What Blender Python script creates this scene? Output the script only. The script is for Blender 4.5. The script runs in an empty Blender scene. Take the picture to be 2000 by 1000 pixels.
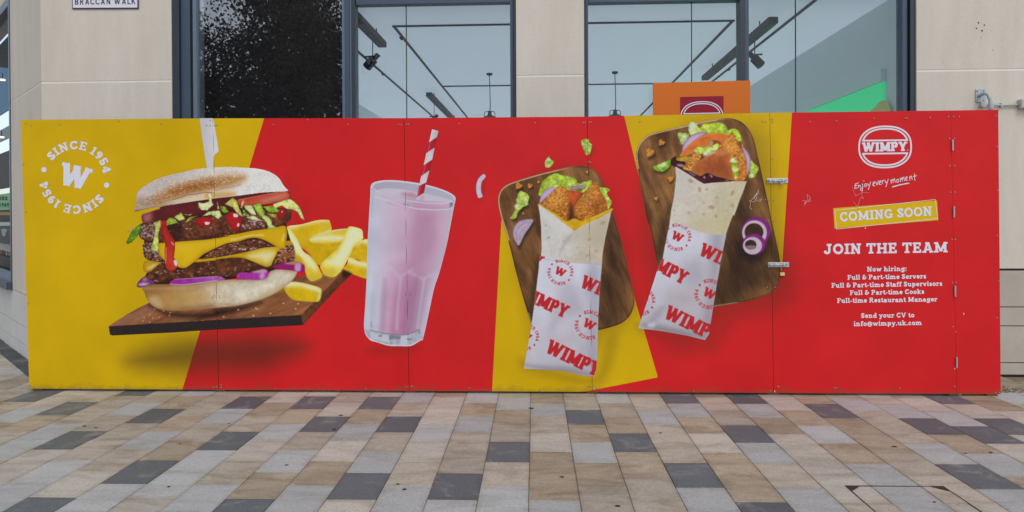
import bpy, math, random
import numpy as np
from mathutils import Matrix, Vector

# ------------------------------------------------------------------ camera, sky, sun, exposure
S = bpy.context.scene
COL = S.collection
YAW, PITCH, ROLL = -0.0448946, -0.0072273, -0.0050114
CAM = np.array([0.0, -6.434978, 1.571878])
FPX, CX, CY = 1440.0, 1000.0, 428.652          # lens in photo pixels (2000 wide) and principal point

def basis():
    cy, sy, cp, sp, cr, sr = (math.cos(YAW), math.sin(YAW), math.cos(PITCH), math.sin(PITCH),
                              math.cos(ROLL), math.sin(ROLL))
    f = np.array([sy * cp, cy * cp, sp]); r = np.array([cy, -sy, 0.0]); u = np.cross(r, f)
    return cr * r + sr * u, -sr * r + cr * u, f
RV, UV_, FV = basis()

cam = bpy.data.cameras.new('camera')
cam.sensor_width = 36.0
cam.lens = FPX / 2000.0 * 36.0
cam.shift_x = (1000.0 - CX) / 2000.0
cam.shift_y = -(500.0 - CY) / 2000.0
cam.clip_end = 3000.0
cam_ob = bpy.data.objects.new('camera', cam)
COL.objects.link(cam_ob)
M = Matrix.Identity(4)
for i in range(3):
    M[i][0], M[i][1], M[i][2], M[i][3] = RV[i], UV_[i], -FV[i], CAM[i]
cam_ob.matrix_world = M
S.camera = cam_ob

world = bpy.data.worlds.new('World')
S.world = world
world.use_nodes = True
wn = world.node_tree.nodes
wl = world.node_tree.links
sky = wn.new('ShaderNodeTexSky')
sky.sky_type = 'NISHITA'
sky.sun_disc = False
SUN_EL, SUN_ROT = math.radians(52), math.radians(160)
sky.sun_elevation = SUN_EL
sky.sun_rotation = SUN_ROT
sky.air_density, sky.dust_density, sky.ozone_density = 1.0, 1.0, 1.5
hs = wn.new('ShaderNodeHueSaturation')
hs.inputs['Saturation'].default_value = 0.45       # overcast: the blue of the clear sky is mostly greyed out
wl.new(sky.outputs[0], hs.inputs['Color'])
wl.new(hs.outputs[0], wn['Background'].inputs[0])
wn['Background'].inputs[1].default_value = 0.15

sun = bpy.data.lights.new('sun', 'SUN')
sun.energy = 0.9
sun.angle = math.radians(25)
sun.color = (1.0, 0.985, 0.96)
sun_ob = bpy.data.objects.new('sun', sun)
COL.objects.link(sun_ob)
# same direction as the sky's sun
sd = Vector((math.sin(SUN_ROT) * math.cos(SUN_EL), math.cos(SUN_ROT) * math.cos(SUN_EL), math.sin(SUN_EL)))
sun_ob.rotation_euler = (sd).to_track_quat('Z', 'Y').to_euler()

vs = S.view_settings
vs.view_transform = 'Standard'
vs.look = 'None'
vs.gamma = 1.0
vs.use_curve_mapping = False
vs.exposure = 0.16
S.cycles.use_denoising = True
S.cycles.max_bounces = 8

# ------------------------------------------------------------------ geometry helpers
def rays(x, y):
    x = np.asarray(x, float); y = np.asarray(y, float)
    return FV + RV * ((x - CX) / FPX)[..., None] + UV_ * ((CY - y) / FPX)[..., None]
def U(x, y, Y=0.0):                 # a pixel of the photograph on the vertical plane y = Y
    v = rays(x, y); return CAM + v * ((Y - CAM[1]) / v[..., 1])[..., None]
def UZ(x, y, Z=0.0):                # ... on the level plane z = Z
    v = rays(x, y); return CAM + v * ((Z - CAM[2]) / v[..., 2])[..., None]
def UX(x, y, X):                    # ... on the plane x = X
    v = rays(x, y); return CAM + v * ((X - CAM[0]) / v[..., 0])[..., None]
def UP(x, y, p, n):                 # ... on any plane
    v = rays(x, y); n = np.asarray(n, float)
    return CAM + v * (((np.asarray(p) - CAM) @ n) / (v @ n))[..., None]

def link(o, parent=None):
    COL.objects.link(o)
    if parent is not None:
        o.parent = parent
        o.matrix_parent_inverse = parent.matrix_world.inverted()
    return o
def tag(o, label=None, cat=None, group=None, kind=None):
    if label: o['label'] = label
    if cat: o['category'] = cat
    if group: o['group'] = group
    if kind: o['kind'] = kind
    return o
def empty(name, loc, label=None, cat=None, group=None):
    o = bpy.data.objects.new(name, None)
    o.empty_display_size = 0.1
    o.matrix_world = Matrix.Translation(Vector(loc))
    COL.objects.link(o)
    o.matrix_world = Matrix.Translation(Vector(loc))
    bpy.context.view_layer.update()
    return tag(o, label, cat, group)

class MB:
    """collects faces and builds one mesh object"""
    def __init__(s): s.v = []; s.f = []; s.sm = False
    def add(s, vs_, fs):
        n = len(s.v); s.v += [tuple(map(float, p)) for p in vs_]; s.f += [tuple(i + n for i in f) for f in fs]; return s
    def box(s, lo, hi):
        x0, y0, z0 = lo; x1, y1, z1 = hi
        return s.hexa([(x0, y0, z0), (x1, y0, z0), (x1, y1, z0), (x0, y1, z0), (x0, y0, z1), (x1, y0, z1), (x1, y1, z1), (x0, y1, z1)])
    def hexa(s, p):
        return s.add(p, [(0, 3, 2, 1), (4, 5, 6, 7), (0, 1, 5, 4), (1, 2, 6, 5), (2, 3, 7, 6), (3, 0, 4, 7)])
    def slab(s, quad, d):      # four front corners and a depth vector
        q = [np.array(a, float) for a in quad]; d = np.array(d, float)
        p = q + [a + d for a in q]
        return s.add(p, [(0, 1, 2, 3), (7, 6, 5, 4), (0, 4, 5, 1), (1, 5, 6, 2), (2, 6, 7, 3), (3, 7, 4, 0)])
    def tube(s, pts, r, n=10, cap=True):
        pts = [np.array(p, float) for p in pts]; rs = r if isinstance(r, (list, tuple)) else [r] * len(pts)
        base = len(s.v); prev = None
        for i, p in enumerate(pts):
            t = pts[min(i + 1, len(pts) - 1)] - pts[max(i - 1, 0)]; t = t / (np.linalg.norm(t) + 1e-12)
            if prev is None:
                a = np.array([0, 0, 1.0]) if abs(t[2]) < .9 else np.array([1.0, 0, 0])
            else: a = prev
            u = a - t * (a @ t); u /= np.linalg.norm(u); w = np.cross(t, u); prev = u
            for k in range(n):
                an = 2 * math.pi * k / n
                s.v.append(tuple(p + rs[i] * (u * math.cos(an) + w * math.sin(an))))
        for i in range(len(pts) - 1):
            for k in range(n):
                a = base + i * n + k; b = base + i * n + (k + 1) % n
                s.f.append((a, b, b + n, a + n))
        if cap:
            s.f.append(tuple(base + k for k in range(n))[::-1])
            s.f.append(tuple(base + (len(pts) - 1) * n + k for k in range(n)))
        return s
    def lathe(s, c, prof, n=16, ax=2):     # prof: (radius, height) pairs about a vertical axis
        base = len(s.v)
        for r, h in prof:
            for k in range(n):
                an = 2 * math.pi * k / n
                s.v.append((c[0] + r * math.cos(an), c[1] + r * math.sin(an), c[2] + h))
        for i in range(len(prof) - 1):
            for k in range(n):
                a = base + i * n + k; b = base + i * n + (k + 1) % n
                s.f.append((a, b, b + n, a + n))
        return s
    def mesh(s, name, mat):
        m = bpy.data.meshes.new(name); m.from_pydata(s.v, [], s.f); m.update()
        m.materials.append(mat)
        if s.sm:
            m.polygons.foreach_set('use_smooth', [True] * len(m.polygons))
        return m
    def build(s, name, mat, parent=None, bevel=0.0, smooth=False):
        s.sm = smooth
        o = bpy.data.objects.new(name, s.mesh(name, mat))
        link(o, parent)
        if bevel:
            b = o.modifiers.new('bevel', 'BEVEL'); b.width = bevel; b.segments = 2; b.limit_method = 'ANGLE'
        return o

# ------------------------------------------------------------------ materials
def lin(c):
    c = np.asarray(c, float) / 255.0
    return np.where(c <= 0.04045, c / 12.92, ((c + 0.055) / 1.055) ** 2.4)
GAIN = 1.22                         # photo tone -> surface reflectance
def alb(c): return np.clip(lin(c) * GAIN, 0.0, 0.86)
def rgba(c, g=1.0): return tuple(float(x) for x in np.clip(alb(c) * g, 0, .9)) + (1.0,)

def new_mat(name):
    m = bpy.data.materials.new(name); m.use_nodes = True
    return m, m.node_tree.nodes, m.node_tree.links, m.node_tree.nodes['Principled BSDF']
def N(nodes, t, **kw):
    n = nodes.new(t)
    for k, v in kw.items():
        if k in n.inputs: n.inputs[k].default_value = v
        else: setattr(n, k, v)
    return n
def mat(name, c, rough=.5, metal=0.0, noise=0.0, nscale=8.0, bump=0.0, bscale=200.0, spec=.5, c2=None, stain=0.0):
    m, n, l, b = new_mat(name)
    b.inputs['Roughness'].default_value = rough
    b.inputs['Metallic'].default_value = metal
    b.inputs['Specular IOR Level'].default_value = spec
    col = rgba(c)
    tc = N(n, 'ShaderNodeTexCoord'); geo = N(n, 'ShaderNodeNewGeometry')
    if noise or c2:
        t = N(n, 'ShaderNodeTexNoise', Scale=nscale, Detail=6.0, Roughness=.65)
        l.new(geo.outputs['Position'], t.inputs['Vector'])
        r = N(n, 'ShaderNodeMapRange'); r.inputs[1].default_value = .3; r.inputs[2].default_value = .7
        l.new(t.outputs['Fac'], r.inputs[0])
        mx = N(n, 'ShaderNodeMix', data_type='RGBA')
        mx.inputs[6].default_value = tuple(np.clip(np.array(col[:3]) * (1 - noise), 0, 1)) + (1,)
        mx.inputs[7].default_value = rgba(c2) if c2 else tuple(np.clip(np.array(col[:3]) * (1 + noise), 0, .9)) + (1,)
        l.new(r.outputs[0], mx.inputs[0]); l.new(mx.outputs[2], b.inputs['Base Color'])
    else:
        b.inputs['Base Color'].default_value = col
    if bump:
        t2 = N(n, 'ShaderNodeTexNoise', Scale=bscale, Detail=3.0)
        l.new(geo.outputs['Position'], t2.inputs['Vector'])
        bp = N(n, 'ShaderNodeBump', Strength=bump, Distance=.004)
        l.new(t2.outputs['Fac'], bp.inputs['Height']); l.new(bp.outputs[0], b.inputs['Normal'])
    return m

def mat_render():
    """textured cream masonry render with fine grain and faint vertical weathering"""
    m, n, l, b = new_mat('cream_render')
    geo = N(n, 'ShaderNodeNewGeometry')
    t = N(n, 'ShaderNodeTexNoise', Scale=130.0, Detail=5.0, Roughness=.7); l.new(geo.outputs['Position'], t.inputs['Vector'])
    mp = N(n, 'ShaderNodeMapping'); mp.inputs['Scale'].default_value = (2.2, 2.2, .35); l.new(geo.outputs['Position'], mp.inputs['Vector'])
    t2 = N(n, 'ShaderNodeTexNoise', Scale=2.0, Detail=6.0, Roughness=.6); l.new(mp.outputs[0], t2.inputs['Vector'])
    a = N(n, 'ShaderNodeMix', data_type='RGBA'); a.inputs[6].default_value = rgba((184, 174, 160)); a.inputs[7].default_value = rgba((213, 206, 194))
    l.new(t2.outputs['Fac'], a.inputs[0])
    c = N(n, 'ShaderNodeMix', data_type='RGBA', blend_type='MULTIPLY'); c.inputs[0].default_value = .35
    r = N(n, 'ShaderNodeMapRange'); r.inputs[1].default_value = .25; r.inputs[2].default_value = .75; r.inputs[3].default_value = .55; r.inputs[4].default_value = 1.15
    l.new(t.outputs['Fac'], r.inputs[0]); l.new(a.outputs[2], c.inputs[6]); l.new(r.outputs[0], c.inputs[7])
    l.new(c.outputs[2], b.inputs['Base Color'])
    bp = N(n, 'ShaderNodeBump', Strength=.35, Distance=.004); l.new(t.outputs['Fac'], bp.inputs['Height']); l.new(bp.outputs[0], b.inputs['Normal'])
    b.inputs['Roughness'].default_value = .9; b.inputs['Specular IOR Level'].default_value = .2
    return m

def mat_granite(name, dark, light, speck, rough=.75, vary=.16, stain=.5):
    """sawn granite: salt-and-pepper speckle, per-slab tone, dirt stains that run across the slabs"""
    m, n, l, b = new_mat(name)
    geo = N(n, 'ShaderNodeNewGeometry'); oi = N(n, 'ShaderNodeObjectInfo')
    t = N(n, 'ShaderNodeTexNoise', Scale=150.0, Detail=4.0, Roughness=.8); l.new(geo.outputs['Position'], t.inputs['Vector'])
    r = N(n, 'ShaderNodeMapRange'); r.inputs[1].default_value = .32; r.inputs[2].default_value = .68; l.new(t.outputs['Fac'], r.inputs[0])
    a = N(n, 'ShaderNodeMix', data_type='RGBA'); a.inputs[6].default_value = rgba(dark); a.inputs[7].default_value = rgba(light)
    l.new(r.outputs[0], a.inputs[0])
    v = N(n, 'ShaderNodeTexVoronoi', Scale=210.0); l.new(geo.outputs['Position'], v.inputs['Vector'])
    vr = N(n, 'ShaderNodeMapRange'); vr.inputs[1].default_value = .10; vr.inputs[2].default_value = .22; vr.inputs[3].default_value = .55; vr.inputs[4].default_value = 0.0
    l.new(v.outputs['Distance'], vr.inputs[0])
    sp = N(n, 'ShaderNodeMix', data_type='RGBA'); sp.inputs[7].default_value = rgba(speck)
    l.new(vr.outputs[0], sp.inputs[0]); l.new(a.outputs[2], sp.inputs[6])
    cm = N(n, 'ShaderNodeTexNoise', Scale=45.0, Detail=3.0, Roughness=.7); l.new(geo.outputs['Position'], cm.inputs['Vector'])
    cr = N(n, 'ShaderNodeMapRange'); cr.inputs[1].default_value = .3; cr.inputs[2].default_value = .7; cr.inputs[3].default_value = .86; cr.inputs[4].default_value = 1.12
    l.new(cm.outputs['Fac'], cr.inputs[0])
    cmx = N(n, 'ShaderNodeMix', data_type='RGBA', blend_type='MULTIPLY'); cmx.inputs[0].default_value = 1.0; l.new(sp.outputs[2], cmx.inputs[6]); l.new(cr.outputs[0], cmx.inputs[7])
    sp = cmx
    # tone of the whole slab
    vr2 = N(n, 'ShaderNodeMapRange'); vr2.inputs[3].default_value = 1 - vary; vr2.inputs[4].default_value = 1 + vary
    l.new(oi.outputs['Random'], vr2.inputs[0])
    mul = N(n, 'ShaderNodeMix', data_type='RGBA', blend_type='MULTIPLY'); mul.inputs[0].default_value = 1.0
    l.new(sp.outputs[2], mul.inputs[6]); l.new(vr2.outputs[0], mul.inputs[7])
    # mottled dirt, clouds a few decimetres across and streaks along the rows
    mp = N(n, 'ShaderNodeMapping'); mp.inputs['Scale'].default_value = (1.6, 4.0, 1.0); l.new(geo.outputs['Position'], mp.inputs['Vector'])
    st = N(n, 'ShaderNodeTexNoise', Scale=1.5, Detail=7.0, Roughness=.68, Distortion=.6); l.new(mp.outputs[0], st.inputs['Vector'])
    sr = N(n, 'ShaderNodeMapRange'); sr.inputs[1].default_value = .45; sr.inputs[2].default_value = .70; sr.inputs[3].default_value = 0.0; sr.inputs[4].default_value = stain
    l.new(st.outputs['Fac'], sr.inputs[0])
    d = N(n, 'ShaderNodeMix', data_type='RGBA', blend_type='MULTIPLY'); d.inputs[7].default_value = (.54, .49, .41, 1)
    l.new(sr.outputs[0], d.inputs[0]); l.new(mul.outputs[2], d.inputs[6])
    tc = N(n, 'ShaderNodeTexCoord'); sxy = N(n, 'ShaderNodeSeparateXYZ'); l.new(tc.outputs['Generated'], sxy.inputs[0])
    es = []
    for i in (0, 1):
        s1 = N(n, 'ShaderNodeMath', operation='SUBTRACT'); s1.inputs[1].default_value = .5; l.new(sxy.outputs[i], s1.inputs[0])
        s2 = N(n, 'ShaderNodeMath', operation='ABSOLUTE'); l.new(s1.outputs[0], s2.inputs[0]); es.append(s2)
    mxm = N(n, 'ShaderNodeMath', operation='MAXIMUM'); l.new(es[0].outputs[0], mxm.inputs[0]); l.new(es[1].outputs[0], mxm.inputs[1])
    en = N(n, 'ShaderNodeTexNoise', Scale=7.0, Detail=5.0, Roughness=.7); l.new(geo.outputs['Position'], en.inputs['Vector'])
    ea = N(n, 'ShaderNodeMath', operation='MULTIPLY_ADD'); ea.inputs[1].default_value = .42; l.new(en.outputs['Fac'], ea.inputs[0]); l.new(mxm.outputs[0], ea.inputs[2])
    er = N(n, 'ShaderNodeMapRange'); er.inputs[1].default_value = .60; er.inputs[2].default_value = .78; er.inputs[3].default_value = 0.0; er.inputs[4].default_value = .42; l.new(ea.outputs[0], er.inputs[0])
    ed = N(n, 'ShaderNodeMix', data_type='RGBA', blend_type='MULTIPLY'); ed.inputs[7].default_value = (.60, .53, .43, 1)
    l.new(er.outputs[0], ed.inputs[0]); l.new(d.outputs[2], ed.inputs[6])
    # pale worn and cement-smeared patches
    pn = N(n, 'ShaderNodeTexNoise', Scale=4.5, Detail=6.0, Roughness=.7, Distortion=.8); l.new(geo.outputs['Position'], pn.inputs['Vector'])
    pr = N(n, 'ShaderNodeMapRange'); pr.inputs[1].default_value = .54; pr.inputs[2].default_value = .70; pr.inputs[3].default_value = 0.0; pr.inputs[4].default_value = .26; l.new(pn.outputs['Fac'], pr.inputs[0])
    pm = N(n, 'ShaderNodeMix', data_type='RGBA'); pm.inputs[7].default_value = rgba((186, 180, 170)); l.new(pr.outputs[0], pm.inputs[0]); l.new(ed.outputs[2], pm.inputs[6])
    ed = pm
    # grains of grit and rust pits
    gv = N(n, 'ShaderNodeTexNoise', Scale=60.0, Detail=2.0, Roughness=.9); l.new(geo.outputs['Position'], gv.inputs['Vector'])
    gr = N(n, 'ShaderNodeMapRange'); gr.inputs[1].default_value = .66; gr.inputs[2].default_value = .74; gr.inputs[3].default_value = 0.0; gr.inputs[4].default_value = .5; l.new(gv.outputs['Fac'], gr.inputs[0])
    gd = N(n, 'ShaderNodeMix', data_type='RGBA', blend_type='MULTIPLY'); gd.inputs[7].default_value = (.45, .40, .36, 1)
    l.new(gr.outputs[0], gd.inputs[0]); l.new(ed.outputs[2], gd.inputs[6])
    l.new(gd.outputs[2], b.inputs['Base Color'])
    bp = N(n, 'ShaderNodeBump', Strength=.25, Distance=.002); l.new(t.outputs['Fac'], bp.inputs['Height']); l.new(bp.outputs[0], b.inputs['Normal'])
    b.inputs['Roughness'].default_value = rough; b.inputs['Specular IOR Level'].default_value = .35
    return m

def mat_glass(name, f0=.022, tint=(.955, .98, .985, 1), top=1.0):
    """coated shop glazing: clear transmission under a mirror coat that grows towards grazing angles"""
    m, n, l, b = new_mat(name)
    n.remove(b)
    tr = N(n, 'ShaderNodeBsdfTransparent', Color=tint); gl = N(n, 'ShaderNodeBsdfGlossy', Roughness=0.0)
    lw = N(n, 'ShaderNodeLayerWeight', Blend=.5); pw = N(n, 'ShaderNodeMath', operation='POWER'); pw.inputs[1].default_value = 4.0
    l.new(lw.outputs['Facing'], pw.inputs[0])
    r = N(n, 'ShaderNodeMapRange'); r.inputs[3].default_value = f0; r.inputs[4].default_value = top; l.new(pw.outputs[0], r.inputs[0])
    mx = N(n, 'ShaderNodeMixShader')
    l.new(r.outputs[0], mx.inputs[0]); l.new(tr.outputs[0], mx.inputs[1]); l.new(gl.outputs[0], mx.inputs[2])
    l.new(mx.outputs[0], n['Material Output'].inputs[0])
    return m

def mat_print(name='printed_vinyl', rough=.42):
    m, n, l, b = new_mat(name)
    at = N(n, 'ShaderNodeAttribute', attribute_name='ink')
    l.new(at.outputs['Color'], b.inputs['Base Color'])
    b.inputs['Roughness'].default_value = rough; b.inputs['Specular IOR Level'].default_value = .16
    return m

def mat_panel():
    """printed hoarding sheet: red ground with yellow fields whose edges follow the 'field' distance,
    the soft drop shadows of the printed artwork in 'tone', plus grime and a slight gloss"""
    m, n, l, b = new_mat('printed_panel')
    f = N(n, 'ShaderNodeAttribute', attribute_name='field'); tn = N(n, 'ShaderNodeAttribute', attribute_name='tone')
    gt = N(n, 'ShaderNodeMath', operation='LESS_THAN'); gt.inputs[1].default_value = 0.0
    l.new(f.outputs['Fac'], gt.inputs[0])
    mx = N(n, 'ShaderNodeMix', data_type='RGBA'); mx.inputs[6].default_value = rgba((197, 30, 33)); mx.inputs[7].default_value = rgba((200, 162, 2))
    l.new(gt.outputs[0], mx.inputs[0])
    mu = N(n, 'ShaderNodeMix', data_type='RGBA'); mu.inputs[7].default_value = rgba((66, 40, 24))
    l.new(tn.outputs['Fac'], mu.inputs[0]); l.new(mx.outputs[2], mu.inputs[6])
    geo = N(n, 'ShaderNodeNewGeometry')
    g = N(n, 'ShaderNodeTexNoise', Scale=1.3, Detail=7.0, Roughness=.6); l.new(geo.outputs['Position'], g.inputs['Vector'])
    gr = N(n, 'ShaderNodeMapRange'); gr.inputs[1].default_value = .35; gr.inputs[2].default_value = .7; gr.inputs[3].default_value = .89; gr.inputs[4].default_value = 1.05
    l.new(g.outputs['Fac'], gr.inputs[0])
    # splash dirt along the foot of the sheets
    sx = N(n, 'ShaderNodeSeparateXYZ'); l.new(geo.outputs['Position'], sx.inputs[0])
    g2 = N(n, 'ShaderNodeTexNoise', Scale=9.0, Detail=6.0); l.new(geo.outputs['Position'], g2.inputs['Vector'])
    hz = N(n, 'ShaderNodeMath', operation='MULTIPLY_ADD'); hz.inputs[1].default_value = .16; hz.inputs[2].default_value = -.02; l.new(g2.outputs['Fac'], hz.inputs[0])
    sb = N(n, 'ShaderNodeMath', operation='DIVIDE'); l.new(sx.outputs[2], sb.inputs[0]); l.new(hz.outputs[0], sb.inputs[1])
    sr = N(n, 'ShaderNodeMapRange'); sr.inputs[1].default_value = .2; sr.inputs[2].default_value = 1.1; sr.inputs[3].default_value = .45; sr.inputs[4].default_value = 0.0
    l.new(sb.outputs[0], sr.inputs[0])
    m2 = N(n, 'ShaderNodeMix', data_type='RGBA', blend_type='MULTIPLY'); m2.inputs[0].default_value = 1.0
    l.new(mu.outputs[2], m2.inputs[6]); l.new(gr.outputs[0], m2.inputs[7])
    m3 = N(n, 'ShaderNodeMix', data_type='RGBA'); m3.inputs[7].default_value = rgba((92, 74, 48))
    l.new(sr.outputs[0], m3.inputs[0]); l.new(m2.outputs[2], m3.inputs[6])
    l.new(m3.outputs[2], b.inputs['Base Color'])
    rr = N(n, 'ShaderNodeMapRange'); rr.inputs[3].default_value = .34; rr.inputs[4].default_value = .5; l.new(g.outputs['Fac'], rr.inputs[0]); l.new(rr.outputs[0], b.inputs['Roughness'])
    b.inputs['Specular IOR Level'].default_value = .16
    bp = N(n, 'ShaderNodeBump', Strength=.06, Distance=.03); l.new(g.outputs['Fac'], bp.inputs['Height']); l.new(bp.outputs[0], b.inputs['Normal'])
    return m

M_RENDER = mat_render()
M_STONE = mat('plinth_stone', (168, 160, 148), .85, noise=.10, nscale=3.0, bump=.3, bscale=160)
M_WHITESTONE = mat('white_plinth', (190, 188, 184), .8, noise=.06, nscale=2.0, bump=.2, bscale=160)
M_FRAME = mat('slate_blue_frame', (58, 72, 88), .38, noise=.05, nscale=3.0)
M_FRAME_D = mat('dark_frame', (38, 48, 58), .4)
M_FRAME_L = mat('pale_blue_frame', (92, 108, 124), .35)
M_GASKET = mat('gasket', (24, 27, 31), .6)
M_GLASS = mat_glass('shop_glass')
M_GLASS_S = mat_glass('plain_glass', .006, top=.04)
M_GLASS_D = mat_glass('coated_glass', .2)
M_BLACK = mat('black_board', (26, 23, 24), .8)
M_CEIL, _n, _l, _b = new_mat('translucent_fill_ceiling')          # translucency invented: open sky above lights the ceiling and room
_d = N(_n, 'ShaderNodeBsdfDiffuse', Color=(.86, .89, .92, 1)); _t = N(_n, 'ShaderNodeBsdfTranslucent', Color=(.88, .92, .95, 1)); _m = N(_n, 'ShaderNodeMixShader')
_m.inputs[0].default_value = .62; _l.new(_d.outputs[0], _m.inputs[1]); _l.new(_t.outputs[0], _m.inputs[2]); _l.new(_m.outputs[0], _n['Material Output'].inputs[0])
M_IWALL = mat('interior_paint', (206, 222, 222), .8)
M_FLOOR = mat('pale_floor', (206, 203, 197), .5)
M_TRACK = mat('black_metal', (22, 23, 26), .6, spec=.25)
M_BAR = mat('brown_metal', (46, 36, 38), .6, spec=.25)
M_PRINT = mat_print()
M_PANEL = mat_panel()
M_EDGE = mat('plywood_edge', (70, 34, 28), .8)
M_TIMBER = mat('timber', (120, 96, 66), .8, noise=.2, nscale=20)
M_STEEL = mat('zinc_steel', (164, 168, 172), .35, metal=.5)
M_SCREW = mat('screw_steel', (150, 140, 134), .4, metal=.6)
M_WHITE = mat('white_ink', (206, 206, 214), .45, spec=.16)
M_RUST = mat('dark_iron', (52, 45, 46), .6, metal=.3)
M_GALV = mat('galvanised', (158, 165, 172), .5, metal=.25, noise=.08, nscale=30)
M_PLASTIC = mat('grey_plastic', (172, 172, 168), .5)
M_ORANGE = mat('orange_board', (202, 104, 34), .5, spec=.2)
M_BURG = mat('burgundy_board', (140, 22, 44), .5, spec=.2)
M_GREEN = mat('green_board', (22, 190, 122), .5, spec=.2)
M_GREEN.node_tree.nodes['Principled BSDF'].inputs['Emission Color'].default_value = (.01, .42, .16, 1); M_GREEN.node_tree.nodes['Principled BSDF'].inputs['Emission Strength'].default_value = .6   # weak green emission added to brighten the board

# ------------------------------------------------------------------ drawing toolkit for the printed artwork
RNG = np.random.default_rng(7)
TAB = RNG.random((256, 256))
def vnoise(X, Y, seed=0):
    X = X + seed * 17.31; Y = Y + seed * 9.77
    xi = np.floor(X).astype(int); yi = np.floor(Y).astype(int)
    fx = X - xi; fy = Y - yi; fx = fx * fx * (3 - 2 * fx); fy = fy * fy * (3 - 2 * fy)
    a = TAB[xi & 255, yi & 255]; b = TAB[(xi + 1) & 255, yi & 255]; c = TAB[xi & 255, (yi + 1) & 255]; d = TAB[(xi + 1) & 255, (yi + 1) & 255]
    return (a + (b - a) * fx) * (1 - fy) + (c + (d - c) * fx) * fy
def fbm(X, Y, s, o=4, seed=0):
    t = 0; a = .5; n = 0; k = 1.0 / s
    for i in range(o):
        t = t + a * vnoise(X * k, Y * k, seed + i * 3); n += a; a *= .55; k *= 2.03
    return t / n
def smooth(p, n=5):
    p = np.asarray(p, float); a = np.roll(p, 1, 0); c = np.roll(p, -1, 0); d = np.roll(p, -2, 0); out = []
    for t in np.arange(n) / n:
        out.append(.5 * (2 * p + (c - a) * t + (2 * a - 5 * p + 4 * c - d) * t * t + (3 * p - a - 3 * c + d) * t ** 3))
    return np.stack(out, 1).reshape(-1, 2)
def sdf_poly(P, X, Y):
    d2 = np.full(X.shape, 1e12); ins = np.zeros(X.shape, bool)
    A = P; B = np.roll(P, -1, 0)
    for (ax, ay), (bx, by) in zip(A, B):
        ex, ey = bx - ax, by - ay; L = ex * ex + ey * ey
        if L < 1e-12: continue
        wx, wy = X - ax, Y - ay
        t = np.clip((wx * ex + wy * ey) / L, 0, 1)
        d2 = np.minimum(d2, (wx - t * ex) ** 2 + (wy - t * ey) ** 2)
        if ey != 0:
            c = (ay <= Y) != (by <= Y)
            ins ^= c & (wx < ex * (Y - ay) / ey)
    return np.sqrt(d2) * np.where(ins, -1, 1)
def sdf_seg(a, b, r, X, Y, butt=False):
    ex, ey = b[0] - a[0], b[1] - a[1]; L = math.hypot(ex, ey) + 1e-9; ex /= L; ey /= L
    wx, wy = X - a[0], Y - a[1]
    if L < 1e-6: return np.hypot(wx, wy) - r
    u = wx * ex + wy * ey; v = np.abs(-wx * ey + wy * ex)
    if butt:
        qx = np.abs(u - L / 2) - L / 2; qy = v - r
        return np.hypot(np.maximum(qx, 0), np.maximum(qy, 0)) + np.minimum(np.maximum(qx, qy), 0)
    return np.hypot(u - np.clip(u, 0, L), v) - r

ZOOM = dict(A=(200, 310, .19), B=(400, 310, .19), C=(200, 480, .19), D=(400, 480, .19), E=(540, 400, .2), F=(680, 240, .24),
            G=(680, 450, .24), H=(40, 230, .2), I=(960, 310, .22), J=(960, 500, .25), K=(1230, 220, .21), L=(1230, 400, .28),
            M=(1580, 220, .26), N=(1580, 440, .22), O=(900, 250, .15), Q=(1440, 320, .24), R=(1640, 240, .14), X=(0, 0, 1.0))
def P(z, s=None):
    """outline points 'x,y x,y ...' read in one enlarged view (z) -> photograph pixels; views can be switched with 'B:'"""
    out = []
    if s is None: z, s = 'X', z
    for tok in s.split():
        if ':' in tok: z, tok = tok.split(':')
        ox, oy, k = ZOOM[z]; x, y = tok.split(','); out.append((ox + k * float(x), oy + k * float(y)))
    return np.array(out)

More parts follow.
